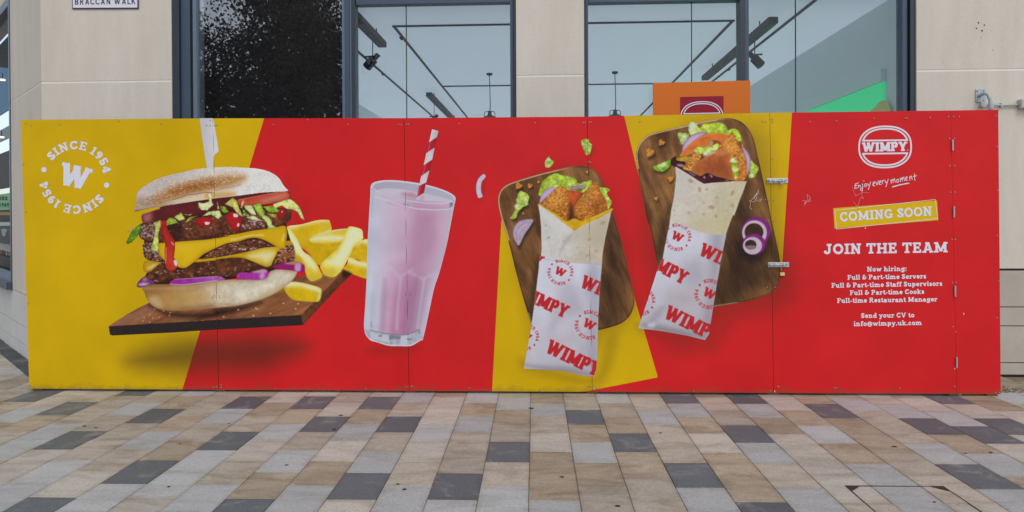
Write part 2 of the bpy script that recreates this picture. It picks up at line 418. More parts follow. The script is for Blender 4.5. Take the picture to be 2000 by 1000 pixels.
class Canvas:
    def __init__(s, x0, y0, x1, y1, h=1.0):
        s.x0, s.y0, s.h = x0, y0, h
        s.nx = int(round((x1 - x0) / h)) + 1; s.ny = int(round((y1 - y0) / h)) + 1
        xs = x0 + np.arange(s.nx) * h; ys = y0 + np.arange(s.ny) * h
        s.X, s.Y = np.meshgrid(xs, ys)
        s.C = np.zeros((s.ny, s.nx, 3)); s.C[:] = (120, 90, 60)
        s.D = np.full((s.ny, s.nx), 1e3); s.own = np.zeros((s.ny, s.nx), int); s.cur = 0
    def win(s, p, pad):
        lo = p.min(0) - pad; hi = p.max(0) + pad
        i0 = max(0, int((lo[0] - s.x0) / s.h)); i1 = min(s.nx, int((hi[0] - s.x0) / s.h) + 2)
        j0 = max(0, int((lo[1] - s.y0) / s.h)); j1 = min(s.ny, int((hi[1] - s.y0) / s.h) + 2)
        if i0 >= i1 or j0 >= j1: return None
        return (slice(j0, j1), slice(i0, i1))
    def f(s, p, col, soft=.7, sm=True, tex=None, grad=None, edge=None, alpha=1.0, mask=True, clip=None, wob=0):
        """fill an outline: tex = [(scale, amount, seed[, stretch])], grad = (x0,y0,x1,y1,col2), edge = (col,width,strength)"""
        q = smooth(p) if sm else np.asarray(p, float)
        w = s.win(q, 3 + 2 * soft + wob)
        if w is None: return
        X, Y = s.X[w], s.Y[w]
        d = sdf_poly(q, X, Y)
        if wob: d = d + (fbm(X, Y, 4.0, 3, 5) - .5) * wob * 2
        s._put(w, d, col, soft, tex, grad, edge, alpha, mask, clip)
    def _put(s, w, d, col, soft=.7, tex=None, grad=None, edge=None, alpha=1.0, mask=True, clip=None):
        X, Y = s.X[w], s.Y[w]
        if clip is not None: d = np.maximum(d, sdf_poly(clip, X, Y))
        c = np.empty(X.shape + (3,)); c[:] = col
        if grad:
            gx, gy = grad[2] - grad[0], grad[3] - grad[1]
            t = np.clip(((X - grad[0]) * gx + (Y - grad[1]) * gy) / (gx * gx + gy * gy), 0, 1)
            t = t * t * (3 - 2 * t)
            c = c + (np.array(grad[4], float) - c) * t[..., None]
        for t in tex or ():
            sx, sy = t[3] if len(t) > 3 else (1, 1)
            c = c * (1 + t[1] * (fbm(X * sx, Y * sy, t[0], 4, t[2]) - .5) * 2)[..., None]
        if edge:
            k = np.clip(np.exp(np.minimum(d, 0) / edge[1]) * edge[2], 0, 1)
            c = c + (np.array(edge[0], float) - c) * k[..., None]
        a = np.clip(.5 - d / (2 * soft), 0, 1) * alpha
        a2 = np.where(s.D[w] > 0.8, np.maximum(a, np.clip(.5 - (d - 1.6) / (2 * soft), 0, 1)), a) if mask else a   # bleed past the cut edge
        s.C[w] = s.C[w] + (c - s.C[w]) * a2[..., None]
        if mask:
            s.D[w] = np.minimum(s.D[w], d); s.own[w] = np.where(d < .3, s.cur, s.own[w])
    def sh(s, p, col, blur, k, sm=True, clip=None, off=(0, 0)):
        """soft tone laid over what is already drawn"""
        q = (smooth(p) if sm else np.asarray(p, float)) + np.array(off)
        w = s.win(q, blur * 2 + 2)
        if w is None: return
        d = sdf_poly(q, s.X[w], s.Y[w])
        t = np.clip(.5 - d / (2 * blur), 0, 1); t = t * t * (3 - 2 * t) * k
        if clip is not None: t = t * (sdf_poly(clip, s.X[w], s.Y[w]) < 0)
        s.C[w] = s.C[w] + (np.array(col, float) - s.C[w]) * t[..., None]
    def ln(s, pts, r, col, alpha=1.0, soft=.6, mask=False, sm=False, clip=None):
        pts = np.asarray(pts, float)
        w = s.win(pts, r + 3)
        if w is None: return
        d = np.full(s.X[w].shape, 1e3)
        for a, b in zip(pts[:-1], pts[1:]): d = np.minimum(d, sdf_seg(a, b, r, s.X[w], s.Y[w]))
        s._put(w, d, col, soft, alpha=alpha, mask=mask, clip=clip)
    def spots(s, p, n, col, r=(.5, 1.5), alpha=.8, seed=1, flat=1.0, soft=.7):
        """scattered flecks inside an outline"""
        q = smooth(p); g = np.random.default_rng(seed); lo, hi = q.min(0), q.max(0)
        pts = lo + (hi - lo) * g.random((n * 3, 2))
        pts = pts[sdf_poly(q, pts[:, 0], pts[:, 1]) < -r[1] * .6][:n]
        for x, y in pts:
            rr = g.uniform(*r); e = np.array([(x, y)])
            w = s.win(e, rr * 2 + 3)
            if w is None: continue
            dx = (s.X[w] - x); dy = (s.Y[w] - y) / flat; an = g.uniform(-.7, .7)
            ca, sa = math.cos(an), math.sin(an); st = g.uniform(1, 2.0)
            d = np.hypot((dx * ca + dy * sa) / st, -dx * sa + dy * ca) - rr
            a = np.clip(.5 - d / (2 * soft), 0, 1) * alpha * g.uniform(.45, 1)
            s.C[w] = s.C[w] + (np.array(col, float) - s.C[w]) * a[..., None]
    def ell(s, cx, cy, rx, ry, col, ang=0, n=28, **kw):
        t = np.arange(n) * 2 * math.pi / n; ca, sa = math.cos(ang), math.sin(ang)
        x, y = rx * np.cos(t), ry * np.sin(t)
        s.f(np.stack([cx + x * ca - y * sa, cy + x * sa + y * ca], 1), col, sm=False, **kw)
    def cut(s, q, margin=0.0):
        s.D = np.maximum(s.D, -(sdf_poly(q, s.X, s.Y) - margin))
    # ---- lettering
    def glyphs(s, txt, x, y, cap, ang=0.0, w=.2, t=.13, width=None, slab=True, sep=.0, out=None, slant=0):
        """min-distance field of a line of text, base line starting at (x, y)"""
        G = glyph_set(round(w, 3), round(t, 3), slab)
        adv = sum(G[ch][0] for ch in txt) + sep * (len(txt) - 1)
        sx = (width / (adv * cap)) if width else 1.0
        ca, sa = math.cos(ang), math.sin(ang)
        D = np.full(s.X.shape, 1e3) if out is None else out
        pen = 0.0
        for ch in txt:
            for st in G[ch][1]:
                def T(px, py):
                    gx = (pen + px) * sx * cap + slant * py * cap; gy = -py * cap
                    return (x + gx * ca - gy * sa, y + gx * sa + gy * ca)
                pts = [T(a, b) for a, b in st[1]]; r = st[2] * cap / 2
                wd = s.win(np.array(pts), r + 3)
                if wd is None: continue
                d = D[wd]
                for a, b in zip(pts[:-1], pts[1:]):
                    d = np.minimum(d, sdf_seg(a, b, r, s.X[wd], s.Y[wd], st[0] == 'b'))
                D[wd] = d
            pen += G[ch][0] + sep
        return D
    def put(s, D, col, mask=True, soft=.6, clip=None, alpha=1.0):
        s._put((slice(None), slice(None)), D, col, soft, mask=mask, clip=clip, alpha=alpha)
    def emblem(s, cx, cy, R, ang, col, wang=None, mask=True, clip=None, w=.24):
        """W in a ring of SINCE 1954, twice round with two dots"""
        D = np.full(s.X.shape, 1e3)
        cap = R * .262
        G = glyph_set(round(w, 3), .15, True); txt = 'SINCE 1954'
        adv = sum(G[c][0] for c in txt); k = math.radians(139) * (R - cap * .5) / (adv * cap)
        for half in (0, math.pi):
            pen = 0
            for ch in txt:
                mid = pen + G[ch][0] / 2
                th = ang + half + (mid - adv / 2) * cap * k / (R - cap * .5)      # clockwise from the top
                bx, by = cx + (R - cap * .5) * math.sin(th), cy - (R - cap * .5) * math.cos(th)
                ox = G[ch][0] * cap * .5 * k
                s.glyphs(ch, bx - ox * math.cos(th), by - ox * math.sin(th), cap, th, w, .15, width=G[ch][0] * cap * k if G[ch][1] else None, out=D)
                pen += G[ch][0]
            dx, dy = cx + R * math.cos(ang + half), cy + R * math.sin(ang + half)
            wd = s.win(np.array([(dx, dy)]), R * .2 + 2)
            if wd: D[wd] = np.minimum(D[wd], np.hypot(s.X[wd] - dx, s.Y[wd] - dy) - R * .082)
        a = ang if wang is None else wang
        hw, hh = R * .5, R * .31
        s.glyphs('W', cx - hw * math.cos(a) - hh * math.sin(a), cy - hw * math.sin(a) + hh * math.cos(a), R * .68, a, .30, .17, width=R * .98, out=D, sep=0)
        s.put(D, col, mask=mask, clip=clip)
    # ---- to meshes
    def meshes(s, names, parent, off=-.0015, matl=None, gaps=True):
        """one flat printed piece per owner number, cut along the sheet joints"""
        D = s.D
        if gaps:
            for xt, yt, xb, yb in SEAMS:
                xl = xt + (xb - xt) * (s.Y - yt) / (yb - yt)
                D = np.maximum(D, .4 - np.abs(s.X - xl))
        ny, nx = D.shape; n = nx * ny
        ins = D < 0
        Xf, Yf, Df = s.X.ravel(), s.Y.ravel(), np.clip(D.ravel(), -1e3, 1e3)
        Cf = s.C.reshape(-1, 3)
        idx = np.arange(n).reshape(ny, nx)
        def cross(a, b):
            da, db = Df[a], Df[b]; t = np.where(np.abs(da - db) > 1e-9, da / np.where(np.abs(da - db) > 1e-9, da - db, 1), .5); t = np.clip(t, 0, 1)
            x = Xf[a] + (Xf[b] - Xf[a]) * t; y = Yf[a] + (Yf[b] - Yf[a]) * t
            c = np.where((da < 0)[:, None], Cf[a], Cf[b])
            return x, y, c
        px = np.full(3 * n, 0.0); py = np.zeros(3 * n); pc = np.zeros((3 * n, 3))
        px[:n], py[:n], pc[:n] = Xf, Yf, Cf
        a = idx[:, :-1].ravel(); px[n + a], py[n + a], pc[n + a] = cross(a, a + 1)
        a = idx[:-1, :].ravel(); px[2 * n + a], py[2 * n + a], pc[2 * n + a] = cross(a, a + nx)
        c0 = idx[:-1, :-1]; code = (ins[:-1, :-1] * 1 + ins[:-1, 1:] * 2 + ins[1:, 1:] * 4 + ins[1:, :-1] * 8)
        inside_owner = np.where(ins[:-1, :-1], s.own[:-1, :-1], np.where(ins[:-1, 1:], s.own[:-1, 1:], np.where(ins[1:, 1:], s.own[1:, 1:], s.own[1:, :-1])))
        objs = []
        for o, nm in enumerate(names):
            faces = {}
            for cs in range(1, 16):
                m = (code == cs) & (inside_owner == o)
                if not m.any(): continue
                b = c0[m]; cor = [b, b + 1, b + nx + 1, b + nx]; edg = [n + b, 2 * n + b + 1, n + b + nx, 2 * n + b]
                poly = []
                for k in range(4):
                    i0 = cs >> k & 1; i1 = cs >> ((k + 1) % 4) & 1
                    if i0: poly.append(cor[k])
                    if i0 != i1: poly.append(edg[k])
                faces.setdefault(len(poly), []).append(np.stack(poly[::-1], 1))
            if not faces: continue
            fl = {k: np.concatenate(v) for k, v in faces.items()}
            used, inv = np.unique(np.concatenate([v.ravel() for v in fl.values()]), return_inverse=True)
            vco = U(px[used], py[used], 0.0); vco[:, 1] += off
            me = bpy.data.meshes.new(nm)
            me.vertices.add(len(used)); me.vertices.foreach_set('co', vco.astype(np.float32).ravel())
            tot = np.concatenate([np.full(len(v), k, np.int32) for k, v in fl.items()])
            me.loops.add(int(tot.sum())); me.loops.foreach_set('vertex_index', inv.astype(np.int32))
            me.polygons.add(len(tot)); me.polygons.foreach_set('loop_start', np.concatenate([[0], np.cumsum(tot)[:-1]]).astype(np.int32))
            me.update(calc_edges=True); me.validate()
            if matl is None:
                at = me.color_attributes.new('ink', 'FLOAT_COLOR', 'POINT')
                cc = np.ones((len(used), 4), np.float32); cc[:, :3] = alb(np.clip(pc[used], 0, 255))
                at.data.foreach_set('color', cc.ravel())
            me.materials.append(matl or M_PRINT)
            ob = bpy.data.objects.new(nm, me); link(ob, parent); objs.append(ob)
        return objs

# ---- slab-serif letter forms, unit cap height; strokes ('b' square-ended | 'r' round, points, weight)
_GC = {}
def arc(cx, cy, rx, ry, a0, a1, n=14):
    return [(cx + rx * math.cos(math.radians(a0 + (a1 - a0) * i / n)), cy + ry * math.sin(math.radians(a0 + (a1 - a0) * i / n))) for i in range(n + 1)]
def glyph_set(w, t, slab):
    if (w, t, slab) in _GC: return _GC[(w, t, slab)]
    h = w / 2; th = t / 2
    def l(x0, y0, x1, y1, k=w): return ('b', [(x0, y0), (x1, y1)], k)
    def s(x, y, hw=.2):
        yy = th if y <= 0 else y - th
        return ('b', [(x - hw, yy), (x + hw, yy)], t) if slab else None
    def a(*g, k=w): return ('r', arc(*g), k)
    xh = .70
    G = {
        ' ': (.34, []), '.': (.3, [('r', [(.15, h * .9), (.15, h * .9)], w * 1.25)]), ':': (.3, [('r', [(.15, h), (.15, h)], w * 1.2), ('r', [(.15, xh - h), (.15, xh - h)], w * 1.2)]),
        '-': (.42, [l(.05, .33, .37, .33, w * .9)]),
        'I': (.5, [l(.25, 0, .25, 1), s(.25, 0, .23), s(.25, 1, .23)]),
        'H': (1.0, [l(.22, 0, .22, 1), l(.78, 0, .78, 1), l(.22, .5, .78, .5, t), s(.22, 0), s(.22, 1), s(.78, 0), s(.78, 1)]),
        'E': (.84, [l(.22, 0, .22, 1), l(.02, th, .78, th, t), l(.02, 1 - th, .75, 1 - th, t), l(.22, .51, .55, .51, t), l(.78 - th, 0, .78 - th, .32, t), l(.75 - th, .68, .75 - th, 1, t), l(.55, .38, .55, .64, t * .8)]),
        'F': (.78, [l(.22, 0, .22, 1), s(.22, 0, .22), l(.02, 1 - th, .75, 1 - th, t), l(.22, .48, .55, .48, t), l(.75 - th, .66, .75 - th, 1, t), l(.55, .35, .55, .61, t * .8)]),
        'T': (.9, [l(.45, 0, .45, 1), s(.45, 0, .22), l(.03, 1 - th, .87, 1 - th, t), l(.03 + th, .68, .03 + th, 1, t), l(.87 - th, .68, .87 - th, 1, t)]),
        'J': (.72, [l(.46, .28, .46, 1), s(.46, 1, .22), a(.27, .28, .19, .28 - h, 0, -170), ('r', [(.1, .26), (.1, .26)], w)]),
        'O': (1.0, [a(.5, .5, .47 - h, .51 - h, 0, 360, 28)]),
        'C': (.92, [a(.5, .5, .46 - h, .51 - h, 48, 318, 22), l(.83 - th, .66, .83 - th, .97, t) if slab else None]),
        'G': (1.0, [a(.5, .5, .46 - h, .51 - h, 48, 330, 22), l(.83 - th, .66, .83 - th, .97, t), l(.8, .05, .8, .45, w * .9), l(.55, .43, .95, .43, t)]),
        'S': (.74, [a(.36, .74, .27 - h * .6, .27 - h, 25, 265, 14), a(.37, .27, .30 - h * .6, .28 - h, 95, -155, 14), l(.62, .66, .62, .96, t * .9) if slab else None, l(.1, .06, .1, .36, t * .9) if slab else None]),
        'N': (1.0, [l(.22, 0, .22, 1, w * .85), l(.78, 0, .78, 1, w * .85), l(.2, 1, .78, .02, w * 1.05), s(.18, 1, .17), s(.22, 0), s(.78, 1)]),
        'M': (1.26, [l(.24, 0, .24, 1, w * .9), l(1.02, 0, 1.02, 1), l(.24, .98, .63, .12, w), l(1.02, .98, .63, .12, w), s(.2, 1, .18), s(.22, 0), s(1.06, 1, .18), s(1.04, 0)]),
        'A': (1.0, [l(.2, 0, .47, .98, w * .9), l(.8, 0, .53, .98, w), l(.3, .3, .7, .3, t), s(.18, 0, .18), s(.82, 0, .18), s(.44, 1, .18)]),
        'V': (1.0, [l(.2, 1, .47, .02, w), l(.8, 1, .53, .02, w * .9), s(.18, 1, .18), s(.82, 1, .18)]),
        'W': (1.46, [l(.2, 1, .45, 0, w), l(.45, .02, .76, .92, w * .85), l(.70, .95, .98, .02, w), l(.98, .02, 1.26, 1, w * .85), s(.18, 1, .18), s(.72, 1, .17), s(1.27, 1, .18)]),
        'P': (.86, [l(.22, 0, .22, 1), s(.22, 0, .22), s(.14, 1, .13), l(.1, 1 - th, .5, 1 - th, t), l(.2, .42 + th, .5, .42 + th, t), a(.5, .71, .30 - h, .29 - th, 88, -88, 10, k=w * .95)]),
        'R': (.95, [l(.22, 0, .22, 1), s(.22, 0, .2), s(.14, 1, .13), l(.1, 1 - th, .5, 1 - th, t), l(.2, .45 + th, .5, .45 + th, t), a(.5, .73, .28 - h, .27 - th, 88, -88, 10), l(.5, .5, .76, 0), s(.8, 0, .14)]),
        'B': (.9, [l(.2, 0, .2, 1), l(.12, 1 - th, .5, 1 - th, t), l(.12, th, .5, th, t), l(.2, .52, .5, .52, t), a(.5, .75, .26 - h, .25 - th, 90, -90, 10), a(.52, .27, .29 - h, .27 - th, 90, -90, 10)]),
        'U': (.9, [l(.2, .3, .2, 1), l(.7, .3, .7, 1), a(.45, .3, .25, .3 - h, 180, 360, 10)]),
        'L': (.72, [l(.2, 0, .2, 1), l(.12, th, .7, th, t)]),
        'K': (.92, [l(.2, 0, .2, 1), l(.22, .38, .78, .99), l(.4, .55, .82, 0)]),
        'Y': (.98, [l(.18, 1, .49, .42, w), l(.8, 1, .49, .42, w * .85), l(.49, 0, .49, .5), s(.17, 1, .17), s(.82, 1, .17), s(.49, 0, .22)]),
        '1': (.52, [l(.28, 0, .28, 1), s(.28, 0, .24), l(.06, .80, .3, .96, t)]),
        '9': (.74, [a(.37, .68, .33 - h, .32 - h, 0, 360, 18), ('r', arc(.30, .62, .40 - h, .62 - h, 5, -85, 10), w * .95)]),
        '5': (.72, [l(.13, 1 - th, .62, 1 - th, t * 1.2), l(.17, 1, .14, .52, w * .8), a(.34, .33, .34 - h, .33 - h, 125, -150, 14), l(.60, .80, .60, 1, t * .8)]),
        '4': (.78, [l(.5, 0, .5, 1, w), l(.47, .98, .1, .3, w * .7), l(.03, .28, .74, .28, t * 1.1), s(.5, 0, .2)]),
        '&': (.9, [a(.38, .74, .24 - h * .7, .26 - h, 40, 270, 12), a(.38, .27, .36 - h, .27 - h, 92, 350, 14), l(.55, .50, .88, .50, t), ('r', [(.72, .28), (.70, .5)], w * .9)]),
        '@': (1.05, [a(.52, .36, .48 - h * .6, .52 - h * .6, 20, 320, 22, k=w * .75), a(.50, .36, .24 - h * .4, .26 - h * .4, 0, 360, 16, k=w * .75), ('r', [(.70, .56), (.72, .26), (.86, .22), (.98, .42)], w * .7)]),
        # lower case
        'a': (.74, [a(.32, .21, .27 - h * .6, .23 - h * .7, 0, 360, 14, k=w * .9), l(.52, 0, .52, .5), a(.32, .46, .2, .24 - h, 10, 150, 8, k=w * .9), s(.6, 0, .14)]),
        'c': (.66, [a(.35, .35, .32 - h, .36 - h, 50, 315, 16)]),
        'd': (.8, [a(.36, .34, .32 - h, .35 - h, 0, 360, 18), l(.58, 0, .58, 1.02), s(.5, 1.02, .14), s(.64, 0, .14)]),
        'e': (.7, [a(.36, .35, .33 - h, .36 - h, 5, 315, 18), l(.1, .35, .64, .35, t * .9)]),
        'f': (.5, [l(.24, 0, .24, .8), a(.42, .80, .18, .22 - h, 180, 70, 8), s(.25, 0, .2), l(.04, xh - th, .46, xh - th, t)]),
        'g': (.78, [a(.36, .37, .32 - h, .34 - h, 0, 360, 18), l(.58, .0, .58, xh), s(.66, xh, .12), a(.34, -.02, .24, .26 - h, 0, -150, 10)]),
        'h': (.84, [l(.2, 0, .2, 1.02), s(.2, 0), s(.14, 1.02, .14), a(.4, .40, .22, .30 - h, 180, 0, 10), l(.62, 0, .62, .42), s(.64, 0)]),
        'i': (.42, [l(.21, 0, .21, xh), s(.21, 0), s(.14, xh, .13), ('r', [(.2, .92), (.2, .92)], w * 1.15)]),
        'k': (.82, [l(.2, 0, .2, 1.02), s(.2, 0), s(.14, 1.02, .14), l(.2, .25, .6, xh, w * .8), l(.36, .38, .66, 0, w * .9), s(.66, 0, .16), s(.62, xh, .16)]),
        'l': (.42, [l(.21, 0, .21, 1.02), s(.21, 0), s(.14, 1.02, .14)]),
        'm': (1.22, [l(.2, 0, .2, xh), s(.2, 0), s(.14, xh, .14), a(.38, .40, .2, .30 - h, 180, 0, 10), l(.58, 0, .58, .42), s(.6, 0, .16), a(.78, .40, .2, .30 - h, 180, 0, 10), l(.98, 0, .98, .42), s(1.0, 0)]),
        'n': (.84, [l(.2, 0, .2, xh), s(.2, 0), s(.14, xh, .14), a(.4, .40, .22, .30 - h, 180, 0, 10), l(.62, 0, .62, .42), s(.64, 0)]),
        'o': (.72, [a(.36, .35, .34 - h, .36 - h, 0, 360, 20)]),
        'p': (.8, [a(.44, .35, .32 - h, .36 - h, 0, 360, 18), l(.22, -.3, .22, xh), s(.14, xh, .14), s(.22, -.3 + t, .2)]),
        'r': (.62, [l(.22, 0, .22, xh), s(.22, 0), s(.14, xh, .14), a(.42, .42, .2, .28 - h, 180, 55, 8)]),
        's': (.6, [a(.30, .52, .22 - h * .6, .19 - h, 30, 265, 12), a(.30, .19, .24 - h * .6, .20 - h, 95, -150, 12)]),
        't': (.5, [l(.24, .18, .24, .92), a(.40, .20, .16, .21 - h, 180, 300, 8), l(.04, xh - th, .46, xh - th, t)]),
        'u': (.84, [l(.22, .28, .22, xh), s(.15, xh, .15), a(.42, .30, .2, .31 - h, 180, 360, 10), l(.62, 0, .62, xh), s(.56, xh, .14), s(.7, 0, .12)]),
        'v': (.78, [l(.16, xh, .37, .02), l(.62, xh, .41, .02, w * .9), s(.15, xh, .15), s(.63, xh, .15)]),
        'w': (1.08, [l(.16, xh, .33, .02), l(.33, .02, .54, xh * .9, w * .85), l(.54, xh * .9, .74, .02), l(.74, .02, .92, xh, w * .85), s(.15, xh, .15), s(.93, xh, .15)]),
        'y': (.78, [l(.16, xh, .38, .05), l(.63, xh, .30, -.26, w * .9), s(.15, xh, .15), s(.64, xh, .15), ('r', [(.3, -.22), (.12, -.22)], w * .9)]),
    }
    G = {k: (v[0], [x for x in v[1] if x is not None]) for k, v in G.items()}
    _GC[(w, t, slab)] = G
    return G

SEAMS = [(416, 231, 427, 762), (789, 231, 799, 765), (1147, 227, 1157, 766), (1503.5, 220, 1511, 775), (1857.5, 216, 1869, 775)]

# ------------------------------------------------------------------ ground and paving
rnd = random.Random(4)
M_DARK = mat_granite('dark_granite', (68, 74, 78), (102, 109, 113), (58, 63, 67), .6, .12, .22)
M_GREY = mat_granite('silver_granite', (134, 135, 134), (178, 178, 175), (108, 108, 108), .75, .10, .45)
M_BEIGE = [mat_granite('beige_granite', (140, 131, 118), (178, 168, 153), (116, 104, 92), .78, .12, .75),
           mat_granite('tan_granite', (134, 121, 102), (168, 154, 134), (110, 95, 78), .78, .12, .85),
           mat_granite('cream_granite', (148, 141, 130), (188, 181, 169), (126, 116, 105), .78, .10, .6)]
M_JOINT = mat('sandy_joint', (112, 100, 84), .95, noise=.25, nscale=30)
M_GROUND = mat_granite('far_paving', (128, 120, 110), (168, 158, 146), (110, 100, 90), .8, .05, .5)
M_BLACKSLAB = mat_granite('charcoal_granite', (48, 48, 52), (78, 77, 80), (42, 42, 46), .6, .10, .3)

g = MB().add([(-400, -400, -.03), (400, -400, -.03), (400, 400, -.03), (-400, 400, -.03)], [(0, 1, 2, 3)]).build('ground', M_GROUND)
tag(g, kind='structure')
pav = MB().add([(-9, -9, -.007), (9, -9, -.007), (9, 3, -.007), (-9, 3, -.007)], [(0, 1, 2, 3)]).build('pavement', M_JOINT)
tag(pav, kind='structure')

PSI, SW, SU, SL, SV = 0.0147786, 0.2804, -0.13298, 0.41705, -0.31181
CA, SA = math.cos(PSI), math.sin(PSI)
def colx(k): return SU + k * SW
def slab_c(k, m):
    u = (colx(k) + colx(k + 1)) / 2; v = SV - (m + .5 + (.5 if k % 2 else 0.0)) * SL
    return u, v
def uv2w(u, v): return (u * CA - v * SA, u * SA + v * CA)
def project(p):
    v = np.asarray(p, float) - CAM; d = v @ FV
    return CX + FPX * (v @ RV) / d, CY - FPX * (v @ UV_) / d, d
def nearest_slab(px, py):
    w_ = UZ(px, py, 0.0); u = w_[0] * CA + w_[1] * SA; v = -w_[0] * SA + w_[1] * CA
    k = math.floor((u - SU) / SW); m = math.floor((SV - (.5 if k % 2 else 0.0) * SL - v) / SL)
    return k, m
DARK = [(38, 773), (96, 800), (237, 768), (282, 814), (96, 867), (432, 867), (243, 933), (467, 787), (45, 994), (454, 994), (609, 786), (745, 786),
        (630, 830), (781, 830), (995, 882), (695, 955), (890, 952), (510, 990), (1147, 814), (1237, 864), (1355, 927), (1327, 780), (1452, 782),
        (1452, 849), (1492, 990), (1617, 809), (1810, 840), (1912, 855), (1900, 931), (1837, 787), (1997, 841)]
GREY = [(240, 800), (26, 811), (64, 846), (269, 866), (64, 926), (432, 814), (381, 907), (326, 955), (173, 978), (400, 968), (19, 965), (374, 770), (945, 775),
        (550, 846), (692, 846), (555, 907), (725, 907), (847, 845), (930, 827), (820, 775), (582, 977), (780, 975), (967, 975), (875, 992), (990, 787),
        (1072, 801), (1160, 882), (1200, 779), (1282, 816), (1345, 804), (1470, 805), (1377, 970), (1085, 987), (1015, 970), (1475, 885), (1020, 786),
        (1610, 852), (1662, 796), (1710, 927), (1820, 890), (1845, 822), (1782, 797), (1780, 975), (1575, 975), (1957, 887), (1975, 962), (1950, 832),
        (1515, 882), (1960, 782), (28, 722), (26, 870)]
dark = {nearest_slab(*p) for p in DARK}; grey = {nearest_slab(*p) for p in GREY} - dark

def slab_mesh(name, m_, lx, ly, jit):
    x, y = lx / 2 - .0017, ly / 2 - .0017; c = .0022; r = random.Random(jit)
    j = lambda: r.uniform(-.0012, .0012)
    lo = [(-x, -y, -.03), (x, -y, -.03), (x, y, -.03), (-x, y, -.03)]
    mid = [(-x + j(), -y + j(), -c), (x + j(), -y + j(), -c), (x + j(), y + j(), -c), (-x + j(), y + j(), -c)]
    top = [(px * (1 - c / x), py * (1 - c / y), 0) for px, py, _ in mid]
    b = MB(); b.add(lo + mid + top, [(8, 9, 10, 11)] + [(i, (i + 1) % 4, 4 + (i + 1) % 4, 4 + i) for i in range(4)] + [(4 + i, 4 + (i + 1) % 4, 8 + (i + 1) % 4, 8 + i) for i in range(4)])
    return b.mesh(name, m_)
SLABS = {}
for key, m_ in (('d', M_DARK), ('g', M_GREY), ('b0', M_BEIGE[0]), ('b1', M_BEIGE[1]), ('b2', M_BEIGE[2])):
    SLABS[key] = [slab_mesh('paving_slab', m_, SW, SL, j) for j in range(3)]
rest = {k: MB() for k in SLABS}
n_slab = 0
for k in range(-24, 22):
    for m in range(-7, 15):
        u, v = slab_c(k, m); wx, wy = uv2w(u, v)
        if wy > .62 and wx > -5.0: continue
        if wy > 2.6 or (wx < -5.04 and (-(wx + 5.04) - (wy - .78)) * .7071 < -.2): continue
        px, py, dd = project((wx, wy, 0))
        vis = -70 < px < 2070 and py < 1040 and dd > 0
        hid = wy > .30 and -4.45 < wx < 3.7
        key = 'd' if (k, m) in dark else 'g' if (k, m) in grey else None
        if key is None:
            r = rnd.random()
            if vis: key = 'b0' if r < .45 else 'b1' if r < .75 else 'b2'
            else: key = 'd' if r < .16 else 'g' if r < .42 else 'b0' if r < .75 else 'b1'
        if vis and not hid and n_slab < 300:
            o = bpy.data.objects.new('paving_slab', SLABS[key][rnd.randrange(3)])
            o.location = (wx, wy, rnd.uniform(-.0012, .0012)); o.rotation_euler = (rnd.uniform(-.0015, .0015), rnd.uniform(-.0015, .0015), PSI + rnd.uniform(-.002, .002))
            o.parent = pav; COL.objects.link(o); n_slab += 1
        elif not hid:
            b = rest[key]; x, y = SW / 2 - .002, SL / 2 - .002
            q = [uv2w(u + a * x, v + c * y) for a, c in ((-1, -1), (1, -1), (1, 1), (-1, 1))]
            b.hexa([(*p, -.03) for p in q] + [(*p, -.0005) for p in q])
allb = MB(); mats = []; mi = []
for key, b in rest.items():
    mats.append(SLABS[key][0].materials[0]); allb.add(b.v, b.f); mi += [len(mats) - 1] * len(b.f)
o = allb.build('paving_slabs', mats[0], pav); tag(o, kind='stuff')
for m_ in mats[1:]: o.data.materials.append(m_)
o.data.polygons.foreach_set('material_index', mi)

# ------------------------------------------------------------------ building
YF = 0.78
bld = empty('shop_building', (-.3, YF, 0), 'cream rendered shop building with slate blue windows behind the hoarding', 'building')
D_ = .35
def wallbox(name, x0, x1, z0, z1, y=YF, d=D_, m=None, bevel=.003):
    return MB().box((x0, y, z0), (x1, y + d, z1)).build(name, m or M_RENDER, bld, bevel)
fx = lambda px, py=110: float(U(px, py, YF)[0])
XW = dict(a0=fx(80), a1=fx(335), b0=fx(1008), b1=fx(1141), c0=fx(1790), c1=9.0)
ZG = 2.925
ZT = 4.45
for x0, x1 in ((XW['a0'], XW['a1']), (XW['b0'], XW['b1']), (XW['c0'], XW['c1'])):
    wallbox('wall', x0, x1, 1.03 if x0 > 3 else 1.35, ZG - .012)
    wallbox('wall', x0, x1, ZG + .004, ZT)
    wallbox('shadow_joint', x0 + .002, x1 - .002, ZG - .03, ZG + .02, YF + .003, .2, mat('joint_render', (212, 207, 198), .9), 0)
wallbox('wall', XW['a0'], XW['c1'], ZT + .004, 5.4)
